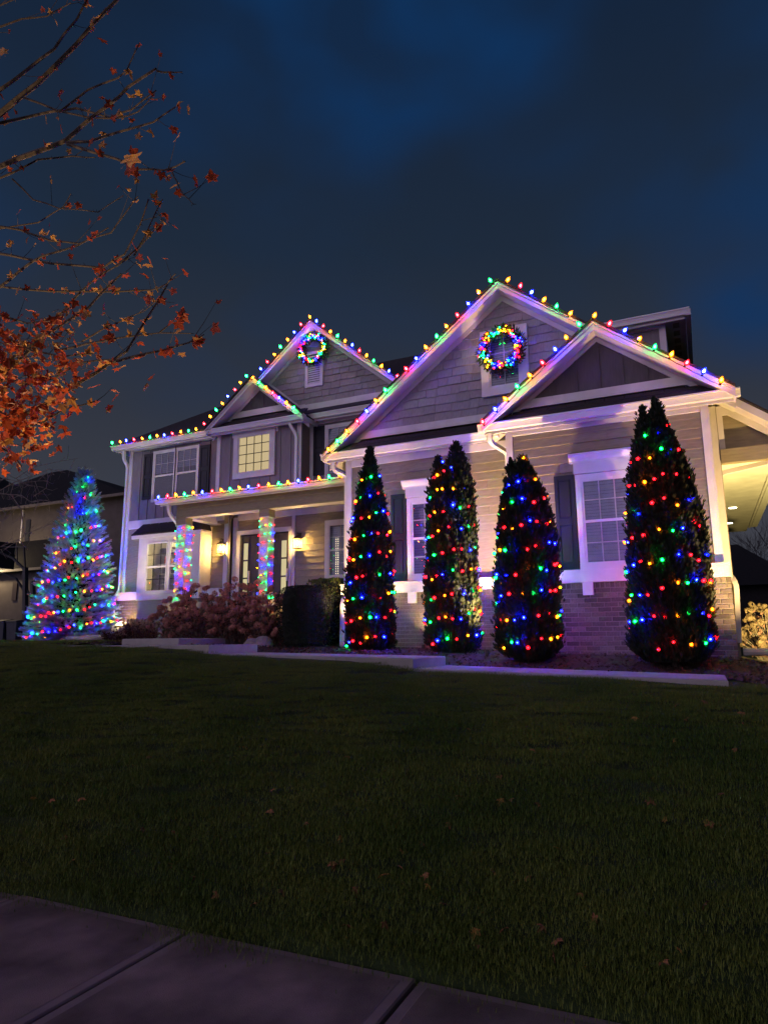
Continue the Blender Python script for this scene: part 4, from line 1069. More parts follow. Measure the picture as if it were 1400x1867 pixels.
arborvitae('largest and tallest columnar evergreen with coloured lights, nearest the right corner of the house', b4, [(0, 0, P4, .95), (.03, 0, [(2.8, .20), (3.25, .12), (3.45, .07), (3.66, .01)], .06), (-.14, .0, [(2.8, .18), (3.2, .10), (3.42, .05), (3.55, .01)], .04)], 21000, 4, None)
def tree_lights(label, b, prof, z0, z1, pitch, step, a0, seq='GBRRO'):
    f = rr(prof)
    wrap_lights(label, ARB, b[2] + z0, b[2] + z1, lambda z: (b[0], b[1]), lambda z, a: f(z - b[2]) + .012, pitch, step, seq, a0)
tree_lights('mini lights spiralling round the slim evergreen left of the centre window', b1, P1, .16, 3.25, .35, .145, 3.6)
tree_lights('mini lights spiralling round the twin tipped evergreen', b2, [(0, .30), (.15, .41), (.8, .415), (1.5, .395), (2.1, .36), (2.55, .33), (2.8, .26), (3.1, .16), (3.4, .08)], .18, 3.3, .35, .145, 4.2, 'RBGRO')
tree_lights('mini lights spiralling round the blunt topped evergreen', b3, P3, .18, 2.98, .34, .145, 3.9, 'OGBRR')
tree_lights('mini lights spiralling round the largest evergreen at the right corner', b4, P4, .20, 3.36, .37, .155, 4.4, 'RROGB')

# blue spruce
def spruce(base, Ht, Rb, label):
    t = thing('blue_spruce', base, label, 'spruce tree')
    B = Vector(base)
    MB().tube([B - Vector((0, 0, .1)), B + Vector((0, 0, Ht * .6)), B + Vector((0, 0, Ht - .05))], [.075, .04, .008], 6).build('trunk', M['greybark'], t)
    prof = lambda f: Rb * ((1 - f) ** 1.0 * .75 + .25 * (1 - f) ** .6 - .02) * (1 + .04 * math.sin(f * 43))
    locs, dirs, sc = [], [], []; wood = MB(); tips = []
    f = .025
    while f < .94:
        R = prof(f); nb_ = int(9 + 18 * (1 - f))
        a0 = rng.uniform(0, 2 * PI)
        for k in range(nb_):
            a = a0 + 2 * PI * k / nb_ + rng.uniform(-.15, .15); Rk = R * rng.uniform(.80, 1.12) + .05
            z = f * Ht; up = .18 + .9 * f ** 1.5
            q = [B + Vector((0, 0, z))]
            for s in (.35, .7, 1.0):
                q.append(B + Vector((math.cos(a) * Rk * s, math.sin(a) * Rk * s, z + Rk * (up * s * s - .24 * s * (1 - f)))))
            wood.tube(q, [.014, .011, .008, .004], 3, cap=False); tips.append(q[-1])
            # side twigs, denser towards the tip
            m = int(24 + Rk * 34)
            for j in range(m):
                s = rng.uniform(.22, 1.0); i0 = min(2, int(s * 3 - 1e-6)); loc = q[i0].lerp(q[i0 + 1], s * 3 - i0)
                sd = rng.choice((-1, 1)); w_ = (1 - s) * .55 + .25
                d = Vector((math.cos(a) - sd * math.sin(a) * w_ * 1.5, math.sin(a) + sd * math.cos(a) * w_ * 1.5, .25 + .5 * f + rng.normal() * .22))
                off = d.normalized() * rng.uniform(0, .12 * (1.2 - s))
                locs.append(tuple(loc + off)); dirs.append(tuple(d)); sc.append(rng.uniform(.11, .20) * (1 - .55 * f))
        f += .024 + .010 * f
    for k in range(26):
        z = Ht - .12 - rng.uniform(0, .35); locs.append((B.x, B.y, B.z + z)); a = rng.uniform(0, 2 * PI); dirs.append((math.cos(a) * .8, math.sin(a) * .8, .9)); sc.append(.05 + (Ht - z) * .16)
    wood.build('boughs', M['greybark'], t, kind='stuff')
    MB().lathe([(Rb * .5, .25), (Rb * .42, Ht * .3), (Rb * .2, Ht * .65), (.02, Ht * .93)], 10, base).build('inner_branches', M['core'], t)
    # twig = a needle brush: three crossed ragged blades
    tv, tf = [], []
    for r_ in range(2):
        c_, s_ = math.cos(r_ * PI / 2), math.sin(r_ * PI / 2); b_ = len(tv)
        for x, z in ((-.03, 0), (.03, 0), (.14, .18), (.08, .30), (.15, .50), (.08, .60), (.13, .78), (0, 1.0), (-.13, .80), (-.08, .62), (-.15, .52), (-.08, .32), (-.14, .20)):
            tv.append((x * c_, x * s_, z))
        tf += [(b_, b_ + 1, b_ + 7), (b_ + 1, b_ + 2, b_ + 3), (b_ + 3, b_ + 4, b_ + 5), (b_ + 5, b_ + 6, b_ + 7), (b_, b_ + 11, b_ + 12), (b_ + 9, b_ + 10, b_ + 11), (b_ + 7, b_ + 8, b_ + 9)]
    soup('needle_twigs', tv, tf, basis(dirs, scale=sc), locs, M['spruce'], t, kind='stuff')
    return t, prof
sb = at(132, 1170, y=13.0); sb = (sb.x, 13.0, .04)
ST, sprof = spruce(sb, 4.80, 1.16, 'frosty blue spruce wound with coloured mini lights at the left end of the house')
wrap_lights('mini coloured lights wound in slanting rows round the blue spruce', 'mini lights on the blue spruce', sb[2] + .22, sb[2] + 4.4, lambda z: (sb[0], sb[1]), lambda z, a: max(.05, sprof((z - sb[2]) / 4.62) * (1.0 + .08 * math.sin(5 * a + z * 7))), .42, .135, 'GORBRGB', 3.0, tilt=.12)

# ---------------------------------------------------------------- shrubs in the bed
LEAF = [(0, 0, 0), (.32, .06, .45), (0, -.04, 1), (-.32, .06, .45)]
LEAFF = [(0, 1, 2, 3)]
def clipped(label, name, c, a, b, h, n, m, power=4.0, cat='shrub', leafs=.035, taper=.82):
    """clipped shrub: leaves over a rounded box of half widths a,b and height h, narrower at the foot"""
    t = thing(name, c, label, cat); locs, dirs = [], []
    while len(locs) < n:
        v = rng.normal(size=3); v /= np.linalg.norm(v)
        k = (abs(v[0]) ** power + abs(v[1]) ** power + abs(v[2]) ** power) ** (-1 / power)
        p = v * k; zf = (p[2] + 1) / 2; s = taper + (1 - taper) * min(1, zf * 1.6)
        q = 1 - abs(rng.normal()) * .035
        locs.append((c[0] + p[0] * a * s * q, c[1] + p[1] * b * s * q, c[2] + zf * h * (.985 + .015 * q) + rng.normal() * .008)); dirs.append(tuple(v * .8 + rng.normal(size=3) * .6 + np.array([0, 0, .3])))
    soup('leaf_cover', LEAF, LEAFF, basis(dirs, scale=rng.uniform(.6, 1.3, n) * leafs), locs, m, t, kind='stuff')
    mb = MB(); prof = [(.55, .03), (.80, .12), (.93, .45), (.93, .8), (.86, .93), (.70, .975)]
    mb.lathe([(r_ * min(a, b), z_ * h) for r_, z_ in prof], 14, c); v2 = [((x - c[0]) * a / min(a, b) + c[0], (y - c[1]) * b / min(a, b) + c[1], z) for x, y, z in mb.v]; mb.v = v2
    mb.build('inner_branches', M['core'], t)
    return t
clipped('dark rounded clipped shrub in front of the hedge, between hydrangeas and first evergreen', 'clipped_shrub', (-6.64, 10.85, -.17), .44, .42, 1.17, 12000, M['boxleaf'], 4.5, leafs=.026, taper=.80)
hx = (-6.60, 11.70)
clipped('lit green hedge under the lower right window, behind the dark clipped shrub', 'hedge', (-6.66, 12.0, -.10), .44, .5, 1.30, 8000, M['hedgeleaf'], 7, cat='hedge', leafs=.045, taper=.97)

# hydrangeas: bare stems, few leaves, round brown heads
pv, pf = [], []
for k in range(95):
    v = rng.normal(size=3); v /= np.linalg.norm(v); v[2] *= .82
    u = np.cross(v, rng.normal(size=3)); u /= np.linalg.norm(u); w_ = np.cross(v, u); s = rng.uniform(.20, .32); b_ = len(pv)
    e = v * rng.uniform(.80, 1.05)
    for su, sw in ((-1, -1), (1, -1), (1, 1), (-1, 1)):
        pv.append(tuple(e + u * su * s * .6 + w_ * sw * s * .6 + v * .08 * (su * sw)))
    pf.append((b_, b_ + 1, b_ + 2, b_ + 3))
HEAD = mesh('flower_head', [(x * .058, y * .058, z * .058) for x, y, z in pv], pf, M['petal']); HEAD2 = mesh('flower_head', [(x * .062, y * .062, z * .062) for x, y, z in pv], pf, M['petal2'])
def hydrangea(c, a, b, h, nh, label, head, nleaf=420, group='brown hydrangeas before the porch', cat='hydrangea bush'):
    t = thing('hydrangea_bush', c, label, cat, group); stems = MB(); locs, dirs = [], []
    for k in range(nh):
        th = rng.uniform(0, 2 * PI); r = math.sqrt(rng.uniform(0.02, 1)); zz = h * (1 - .62 * r * r) * rng.uniform(.72, 1.04)
        if rng.uniform() < .45: zz *= rng.uniform(.35, .95); 
        p = Vector((c[0] + math.cos(th) * r * a, c[1] + math.sin(th) * r * b, c[2] + zz))
        root = Vector((c[0] + math.cos(th) * r * a * .25, c[1] + math.sin(th) * r * b * .25, c[2] - .02)); mid = root.lerp(p, .55) + Vector((0, 0, .07))
        stems.tube([root, mid, p - Vector((0, 0, .03))], [.006, .005, .003], 3, cap=False)
        put('flower_head', head, t, p, rot=(rng.normal() * .4, rng.normal() * .4, rng.uniform(0, 6.3)), scale=rng.uniform(.78, 1.28))
        for j in range(nleaf // nh):
            f = rng.uniform(.25, .95); locs.append(tuple(root.lerp(p, f) + Vector(rng.normal(size=3)) * .035)); dirs.append(tuple(rng.normal(size=3) + np.array([0, 0, -.4])))
    stems.build('stems', M['twig'], t, kind='stuff')
    soup('dry_leaves', LEAF, LEAFF, basis(dirs, scale=rng.uniform(.05, .10, len(locs))), locs, M['hleaf'], t, kind='stuff')
hyd = [((-9.95, 11.25, -.02), .68, .52, 1.18, 84, 'brown headed hydrangea bush at the left end of its row, before the bay window'),
       ((-9.20, 10.95, -.05), .68, .52, 1.24, 88, 'brown headed hydrangea bush second in its row, before the left porch column'),
       ((-8.40, 11.15, -.07), .68, .52, 1.32, 88, 'brown headed hydrangea bush third in its row, before the porch'),
       ((-7.62, 11.10, -.10), .62, .52, 1.26, 84, 'brown headed hydrangea bush beside the dark clipped shrub')]
for c, a, b, h, n_, lb in hyd: hydrangea(c, a, b, h, n_, lb, HEAD, 700)
hydrangea((-8.8, 11.95, -.0), .9, .4, 1.36, 50, 'tallest hydrangea heads at the back of the row, close to the porch floor', HEAD, 400)
for c, n_, lb in (((1.05, 14.6, -.45), 70, 'pale lit hydrangea bush by the right edge, beyond the drain pipe'), ((1.9, 15.0, -.45), 60, 'pale lit hydrangea bush farther right, cut by the right edge')):
    hydrangea(c, .55, .5, 1.25, n_, lb, HEAD2, 400, 'pale hydrangeas at the right side of the house')

# ornamental grass clumps, small dark red shrubs, low plants at left
def tuft(c, h, r, n_, label, m, name='ornamental_grass', cat='ornamental grass', group='dry grass clumps by the bay window'):
    locs = [(c[0] + rng.normal() * r * .35, c[1] + rng.normal() * r * .35, c[2]) for _ in range(n_)]
    dirs = [((l[0] - c[0]) * .9 + rng.normal() * .10, (l[1] - c[1]) * .9 + rng.normal() * .10, 1) for l in locs]
    tv = [(-.006, 0, 0), (.006, 0, 0), (.008, .02, .5), (-.008, .02, .5), (.0, .09, .97)]
    o = soup(name, tv, [(0, 1, 2, 3)], basis(dirs, scale=rng.uniform(.6, 1.05, n_) * h), locs, m)
    return tag(o, label, cat, group)
tuft((-12.15, 12.4, .02), 1.10, .24, 620, 'tall dry pinkish grass clump before the bay window', M['drygrass'])
tuft((-11.70, 12.2, .02), .95, .22, 520, 'dry grass clump touching the left hydrangea', M['drygrass'])
tuft((-12.75, 12.6, .03), .70, .22, 420, 'shorter dry grass clump near the lit brick corner', M['drygrass'])
def lowshrub(c, r, h, n_, label, m, name='low_shrub', group='low dark red shrubs at the left end of the bed'):
    t = thing(name, c, label, 'shrub', group); locs, dirs = [], []; st = MB()
    for k in range(16):
        th = rng.uniform(0, 2 * PI); p = Vector((c[0] + math.cos(th) * r * rng.uniform(.2, 1), c[1] + math.sin(th) * r * .8, c[2] + h * rng.uniform(.5, 1.1)))
        st.tube([Vector(c), p], [.006, .003], 3, cap=False)
        for j in range(n_ // 16):
            f = rng.uniform(.3, 1); q = Vector(c).lerp(p, f) + Vector(rng.normal(size=3)) * .03; locs.append(tuple(q)); dirs.append(tuple(rng.normal(size=3) + np.array([0, 0, .5])))
    st.build('stems', M['twig'], t, kind='stuff')
    soup('leaves', LEAF, LEAFF, basis(dirs, scale=rng.uniform(.03, .07, len(locs))), locs, m, t, kind='stuff')
for (px_, py_, Y_, r_, h_, lb) in ((200, 1160, 12.4, .24, .20, 'low dark red shrub beside the spruce'), (240, 1160, 12.2, .24, .40, 'taller dark red shrub before the lit brick corner'),
                                (258, 1158, 11.9, .25, .38, 'dark red shrub between brick corner and dry grass'), (222, 1166, 11.4, .28, .20, 'lowest dark red plant at the lawn edge'), (272, 1165, 11.5, .25, .22, 'small dark plant beside the concrete step')):
    p = at(px_, py_, y=Y_); lowshrub((p.x, Y_, gz(p.x, Y_) + .01), r_, h_, 420, lb, M['redleaf'])
# boulder
def boulder(c, s, label, g=None):
    import bmesh
    bm = bmesh.new(); bmesh.ops.create_icosphere(bm, subdivisions=3, radius=1)
    for v in bm.verts:
        n_ = v.co.normalized(); k = 1 + .13 * math.sin(n_.x * 3.1 + c[0]) + .10 * math.sin(n_.y * 4.7 + 1.3) + .08 * math.sin(n_.z * 6.1 + n_.x * 5)
        v.co = Vector((n_.x * s[0] * k, n_.y * s[1] * k, max(-.25, n_.z) * s[2] * k))
    me = bpy.data.meshes.new('boulder'); bm.to_mesh(me); bm.free(); me.materials.append(M['rock'])
    return tag(put('boulder', me, None, c, rot=(0, 0, .4)), label, 'boulder', g)
boulder((-7.30, 10.35, -.10), (.24, .2, .20), 'grey boulder between the hydrangeas and the dark clipped shrub', 'grey boulders')
p = at(172, 1150, y=12.6); boulder((p.x, 12.3, .08), (.5, .3, .13), 'low pale boulder right of the spruce foot', 'grey boulders')

# ---------------------------------------------------------------- garden spotlights at the foot of the walls
def spotlight(c, target, energy, size, label, blend=1.0, col=(1, .62, .23)):
    t = thing('garden_spotlight', c, label, 'spotlight', 'small garden spotlights at the foot of the walls')
    d = (Vector(target) - Vector(c)).normalized(); B = Vector(c)
    MB().tube([B - Vector((0, 0, .08)), B + Vector((0, 0, .05))], .008, 6).build('stake', M['bronze'], t)
    mb = MB(); p0 = B + Vector((0, 0, .06)) - d * .04; mb.tube([p0, p0 + d * .015, p0 + d * .10], [.018, .030, .034], 10, cap=False); mb.build('lamp_head', M['bronze'], t)
    lp = p0 + d * .085
    l_ = MB().lathe([(.027, 0), (.020, .003)], 10); q = l_.v; R_ = d.to_track_quat('Z', 'Y').to_matrix(); l_.v = [tuple(lp + R_ @ Vector(v)) for v in q]; l_.build('lens', M['fixglow'], t)
    l = bpy.data.lights.new('spot_beam', 'SPOT'); l.energy = energy; l.spot_size = math.radians(size); l.spot_blend = blend; l.color = col; l.shadow_soft_size = .025
    lo = bpy.data.objects.new('spot_beam', l); C.objects.link(lo); lo.location = lp + d * .04; lo.rotation_euler = d.to_track_quat('-Z', 'Y').to_euler()
spotlight((-3.05, 10.30, -.26), (-2.86, 11.2, 3.3), 1350, 90, 'garden spotlight between the twin tipped and the blunt topped evergreen')
spotlight((-5.84, 10.98, -.15), (-5.4, 11.5, 3.1), 520, 100, 'garden spotlight at the corner between hedge and first evergreen')
spotlight((1.15, 10.0, -.5), (.10, 11.0, 2.2), 1000, 88, 'garden spotlight at the right corner of the house')
spotlight((-13.78, 13.45, .30), (-14.15, 13.95, .80), 110, 125, 'garden spotlight at the brick corner of the bay')
spotlight((-10.9, 12.3, .03), (-11.4, 13.2, 4.6), 110, 80, 'garden spotlight before the left porch column')
spotlight((-8.0, 12.35, -.02), (-8.3, 13.6, 5.0), 200, 110, 'garden spotlight behind the hydrangeas')
spotlight((-4.45, 11.2, -.18), (-4.3, 11.4, 3.2), 120, 110, 'garden spotlight between first and second evergreen')

spotlight((1.15, 12.3, -.42), (1.0, 15.4, 3.2), 1900, 130, 'garden spotlight beyond the right corner under the lit side soffit', col=(1, .76, .24))
spotlight((-12.9, 12.75, .05), (-13.2, 13.3, 5.0), 420, 80, 'garden spotlight among the dry grass before the bay window', col=(1, .78, .60))

# ---------------------------------------------------------------- white drain pipe and edging at the right
q0, q1 = at(1357, 1189, y=11.6), at(1440, 1188, y=11.6)
mb = MB(); mb.tube([q0, q1], .055, 8); mb.tube([q0 - Vector((.02, 0, 0)), q0 + Vector((.05, 0, 0))], .062, 8); mb.build('drain_pipe', M['pipe'])
tag(bpy.data.objects['drain_pipe'], 'white plastic drain pipe lying on the ground by the right edge', 'drain pipe')
# ---------------------------------------------------------------- maple in the foreground at left
mbase = Vector((-7.9, 4.7, gz(-7.9, 4.7)))
MT = thing('maple_tree', tuple(mbase), 'half bare maple with orange leaves reaching in from the left edge', 'maple tree')
tr = MB()
trunk = [mbase + Vector((0, 0, -.1)), mbase + Vector((.03, .02, 1.0)), mbase + Vector((.0, .05, 2.2)), mbase + Vector((.1, 0, 3.6)), mbase + Vector((.1, .1, 5.5)), mbase + Vector((.2, .1, 7.5))]
tr.tube(trunk, [.12, .10, .09, .07, .05, .02], 8); tr.build('trunk', M['bark'], MT)
BR = [  # (depth at first, depth at last, radius, [(px,py)...])
 (6.0, 5.0, .020, [(-60, 325), (0, 302), (60, 280), (120, 257), (160, 220), (200, 190), (235, 160), (285, 125)]),
 (5.0, 5.0, .005, [(285, 129), (310, 132), (333, 131)]),
 (5.5, 5.0, .010, [(125, 260), (160, 258), (215, 242), (280, 222), (320, 195)]),
 (5.5, 4.8, .010, [(125, 262), (170, 278), (215, 290), (250, 308), (300, 310), (338, 294)]),
 (4.8, 4.7, .004, [(315, 315), (322, 332), (335, 356), (353, 373)]),
 (6.2, 5.4, .011, [(-50, 240), (0, 225), (94, 203), (141, 198), (200, 215), (240, 200), (285, 165)]),
 (6.2, 5.2, .024, [(-60, 250), (0, 207), (71, 151), (141, 80), (212, 0), (250, -40)]),
 (6.0, 5.4, .014, [(-60, 215), (0, 165), (50, 125), (100, 88), (140, 35), (168, -20)]),
 (6.6, 6.2, .008, [(-60, 78), (0, 50), (40, 35), (85, 30), (130, 5)]),
 (6.6, 6.0, .007, [(-40, 20), (0, 10), (45, -10)]),
 (5.8, 5.4, .007, [(45, 178), (108, 203), (160, 214), (212, 217), (254, 203), (283, 170)]),
 (5.6, 5.2, .007, [(110, 205), (160, 165), (215, 142), (230, 130), (255, 78)]),
 (6.0, 5.6, .008, [(-40, 335), (0, 325), (71, 292), (132, 285), (174, 287)]),
 (6.0, 5.7, .005, [(24, 325), (61, 363), (108, 379), (179, 386), (226, 356)]),
 (6.4, 6.0, .006, [(-40, 422), (0, 417), (71, 405), (118, 377), (130, 353)]),
 (6.2, 5.6, .008, [(-30, 412), (38, 419), (94, 438), (146, 445), (203, 424), (226, 391), (252, 358)]),
 (6.2, 5.3, .010, [(-60, 455), (0, 462), (47, 471), (94, 481), (188, 488), (226, 464), (257, 410), (271, 363)]),
 (5.4, 5.2, .006, [(212, 485), (254, 452), (275, 410), (297, 363)]),
 (5.4, 5.2, .005, [(245, 466), (272, 430), (299, 400)]),
 (6.0, 5.5, .011, [(-50, 565), (0, 523), (35, 495), (80, 466), (141, 448), (198, 415)]),
 (6.3, 5.6, .008, [(-50, 520), (0, 523), (94, 532), (212, 532), (278, 528), (306, 518), (320, 499)]),
 (5.8, 5.3, .010, [(-30, 690), (47, 636), (94, 594), (141, 537), (188, 499), (235, 471)]),
 (5.6, 5.2, .013, [(-40, 735), (33, 660), (75, 617), (118, 589), (160, 561), (198, 523), (221, 499)]),
 (5.4, 4.9, .014, [(-60, 800), (42, 758), (108, 725), (155, 692), (203, 660), (231, 641), (268, 579), (306, 518)]),
 (5.0, 4.7, .008, [(205, 660), (236, 652), (301, 636), (345, 625), (372, 610)]),
 (5.6, 5.1, .007, [(100, 640), (160, 627), (212, 617), (292, 608), (349, 608)]),
 (5.1, 5.0, .004, [(292, 605), (318, 585), (339, 568)]),
 (5.6, 5.2, .005, [(150, 622), (190, 600), (222, 586), (262, 568), (290, 545)]),
 (5.6, 5.0, .010, [(-60, 690), (0, 690), (50, 700), (100, 690), (150, 660), (220, 655)]),
 (5.4, 5.0, .009, [(-60, 740), (0, 750), (45, 780), (80, 770), (120, 745), (180, 730)]),
 (5.6, 5.2, .009, [(-60, 600), (0, 610), (60, 640), (110, 650), (170, 645)]),
 (5.8, 5.4, .008, [(-60, 560), (0, 575), (50, 590), (90, 585), (130, 560)]),
 (5.2, 5.0, .008, [(-60, 800), (-10, 810), (25, 830), (40, 850)]),
]
lim = MB()
leafspots = []
for d0, d1, r, pts_ in BR:
    n_ = len(pts_); q = []
    for i in range(n_ - 1):
        for s in (0, .5):
            f = (i + s) / (n_ - 1); a = pts_[i]; b = pts_[i + 1]
            px_, py_ = a[0] + (b[0] - a[0]) * s, a[1] + (b[1] - a[1]) * s
            q.append(atd(px_ + rng.normal() * .8, py_ + rng.normal() * .8, d0 + (d1 - d0) * f))
    q.append(atd(*pts_[-1], d1))
    rad = [1.25 * r * (1 - .72 * i / (len(q) - 1)) + .0016 for i in range(len(q))]
    if pts_[0][0] <= -30:   # join this limb to the trunk
        tz = min(max(q[0].z - .9, mbase.z + 1.6), mbase.z + 7.2); f = (tz - mbase.z)
        tp = mbase + Vector((.06, .04, f)); q = [tp, tp.lerp(q[0], .5) + Vector((0, 0, .18))] + q; rad = [r * 1.7, r * 1.3] + rad
    lim.tube(q, rad, 5, cap=False)
    # buds and short spurs
    for i in range(3, len(q) - 1):
        for k in range(2):
            p = q[i].lerp(q[i + 1], rng.uniform(0, 1)); dd = Vector(rng.normal(size=3)); dd.normalize()
            lim.tube([p, p + dd * rng.uniform(.012, .035)], [.0032, .0016], 3, cap=False)
            if rng.uniform() < .34:
                e = p + (dd + Vector((.6, -.1, .35))) * rng.uniform(.08, .22); lim.tube([p, p.lerp(e, .5) + Vector((0, 0, -.01)), e], [.003, .0024, .0012], 3, cap=False); leafspots.append((e, 1))
    py = sum(b for _, b in pts_) / n_
    dens = .20 if py < 330 else (.26 if py < 520 else 1.1)
    for i in range(2, len(q) - 1):
        m = rng.poisson(dens * (1.0 if i > 4 else 1.5))
        for _ in range(m):
            leafspots.append((q[i].lerp(q[i + 1], rng.uniform(0, 1)), 1))
lim.build('branches', M['bark'], MT, kind='stuff')
# dense lower left part of the crown
tw = MB()
for k in range(1250):
    py_ = 560 + 305 * rng.beta(1.7, 1.5)
    wmax = 215 - abs(py_ - 670) * .8 if py_ < 760 else max(60, 165 - (py_ - 760) * .8)
    px_ = -140 + (wmax + 140) * rng.beta(1.2, 2.1)
    p = atd(px_, py_, rng.uniform(4.3, 6.2)); leafspots.append((p, 2))
    if k % 9 == 0: e = p + Vector((-.5, .1, .15)) * rng.uniform(.3, .9); tw.tube([p, p.lerp(e, .5) + Vector((0, 0, .02)), e], [.0015, .0025, .003], 3, cap=False)
for a in ((70, 455), (45, 440)): pass
tw.build('twigs', M['bark'], MT, kind='stuff')
def maple_leaf(curl, m, seed):
    """five lobed blade folded along its veins"""
    lobes = [(-90, .22), (-60, .50), (-38, .82), (-22, .62), (-4, .60), (10, .98), (24, .84), (36, .66), (52, .60), (70, .82), (90, 1.12)]
    v = [(0, 0, 0)]; 
    r_ = random.Random(seed)
    ang = [a + 90 for a, _ in lobes]
    pts_ = []
    for a, l in lobes: pts_.append((math.cos(math.radians(a)) * l, math.sin(math.radians(a)) * l + .25))
    full = pts_ + [(-x, y) for x, y in pts_[::-1][1:]]
    for x, y in full:
        d = math.hypot(x, y); v.append((x, y, -curl * d * d * .55 + r_.uniform(-.10, .10) * d + .18 * abs(x) * curl))
    v.append((0, -.62, .05)); v.append((.025, -.62, .05))
    n_ = len(full); f = [(0, i + 1, (i + 1) % n_ + 1) for i in range(n_)] + [(1, n_ + 1, n_ + 2)]
    return mesh('leaf', v, f, m)
LV = [maple_leaf(c_, M[k], i) for i, (c_, k) in enumerate(((.3, 'leafo'), (.9, 'leafo'), (1.5, 'leafo'), (.6, 'leafo'), (1.2, 'leafy'), (.5, 'leafy')))]
special = [(232, 296, 3.6, .085, 5), (8, 97, 5.0, .05, 5), (166, 51, 4.6, .05, 4), (184, 73, 4.6, .05, 0), (160, 210, 5.0, .045, 4), (85, 220, 5, .04, 5), (113, 238, 5, .045, 0), (215, 210, 5, .04, 4), (252, 252, 5, .04, 5),
           (345, 202, 4.9, .045, 5), (328, 200, 4.9, .045, 0), (322, 192, 4.9, .04, 4), (165, 262, 5, .05, 1), (186, 268, 5, .045, 4), (240, 313, 3.7, .06, 0), (163, 408, 5.2, .035, 0), (266, 484, 5, .05, 4), (188, 565, 5, .05, 0),
           (160, 577, 5, .05, 5), (272, 692, 4.7, .05, 0), (263, 707, 4.7, .045, 5), (195, 747, 4.7, .05, 0), (207, 728, 4.7, .05, 1), (220, 670, 4.7, .045, 5), (108, 170, 5, .05, 0), (48, 443, 5.2, .035, 4), (130, 451, 5.2, .04, 1),
           (312, 590, 4.8, .035, 0), (326, 605, 4.8, .04, 5), (330, 648, 4.8, .04, 5), (90, 413, 5.2, .03, 0), (228, 505, 5, .045, 0), (30, 535, 5.2, .04, 4)]
cnt = 0
for px_, py_, dp, s, k in special:
    put('leaf', LV[k], MT, atd(px_, py_, dp), rot=(rng.uniform(.9, 2.2), rng.uniform(-.7, .7), rng.uniform(-1.0, .5)), scale=s * .9); cnt += 1
idx = rng.permutation(len(leafspots)); rest = []
vis = []
for i in idx:
    p, g_ = leafspots[i]; c_ = CAMR.transposed() @ p
    if CX + F * c_.x / -c_.z > -25: vis.append((p, g_, -c_.z))
    else: rest.append((p, g_))
vis.sort(key=lambda q: q[2])
for p, g_, dd in vis:
    k = int(rng.choice(6, p=[.27, .22, .15, .16, .10, .10]))
    if cnt < 300:
        put('leaf', LV[k], MT, p - Vector((0, 0, .02)), rot=(rng.uniform(0, 6.3), rng.uniform(-1.2, 1.2), rng.uniform(0, 6.3)), scale=rng.uniform(.030, .056)); cnt += 1
    else: rest.append((p, g_))
for k in range(3):
    rs = rest[k::3]
    if rs:
        m = LV[(0, 1, 4)[k]]; tv = [tuple(v.co) for v in m.vertices]; tf = [tuple(p.vertices) for p in m.polygons]
        soup('small_leaves', tv, tf, basis(rng.normal(size=(len(rs), 3)), scale=rng.uniform(.026, .048, len(rs))), [tuple(p) for p, _ in rs], M['leafy' if k == 2 else 'leafo'], MT, kind='stuff')
spotlight((-6.6, 4.75, gz(-6.6, 4.75)), (-5.7, 4.2, 1.7), 950, 118, 'garden spotlight under the maple', .8, (1, .66, .33))

# thin bare tree at the far left
TB = at(-70, 1190, y=9.5)
BT = thing('bare_tree', (TB.x, 9.5, gz(TB.x, 9.5)), 'thin bare tree with pale drooping twigs before the dark neighbouring roof', 'bare tree')
tb = MB(); B0 = Vector((TB.x, 9.5, gz(TB.x, 9.5)))
tb.tube([B0, B0 + Vector((.05, 0, 1.2)), B0 + Vector((0, 0, 2.4))], [.05, .04, .02], 6); tb.build('trunk', M['twig'], BT)
tb = MB()
def twl(pts_, d0, r, fork=True):
    q = [atd(a, b, d0) for a, b in pts_]; tb.tube(q, [r * (1 - .75 * i / (len(q) - 1)) + .001 for i in range(len(q))], 4, cap=False)
    if fork:
        for i in range(len(q) - 1):
            for k in range(3):
                p = q[i].lerp(q[i + 1], rng.uniform(0, 1)); e = p + Vector((rng.normal() * .12, rng.normal() * .1, rng.normal() * .12 - .05)); e2 = e + Vector((rng.normal() * .08, 0, rng.normal() * .07)); tb.tube([p, e, e2], [.0045, .003, .0015], 3, cap=False)
D_ = 11.5
for pts_, r in (([(-70, 930), (-30, 912), (0, 895), (25, 880), (60, 868), (90, 855), (120, 862)], .010), ([(-70, 935), (0, 900), (40, 903), (57, 915), (80, 912), (100, 916)], .010),
                ([(22, 903), (40, 930), (43, 960), (46, 975), (28, 990), (10, 1000), (-20, 1008)], .008), ([(46, 974), (75, 963), (100, 948)], .005), ([(-40, 870), (0, 876), (12, 873), (40, 880), (60, 878), (85, 876)], .007),
                ([(0, 925), (10, 935), (22, 928), (55, 926), (80, 918)], .006), ([(30, 872), (60, 852), (100, 843), (145, 835)], .006), ([(0, 850), (20, 868), (55, 885), (80, 888)], .006), ([(-60, 1000), (0, 998), (30, 985), (45, 978)], .007),
                ([(62, 905), (85, 890), (88, 870), (86, 858)], .005), ([(-60, 960), (0, 952), (18, 938), (25, 920)], .006)):
    twl(pts_, D_, r)
tb.build('branches', M['twig'], BT, kind='stuff')

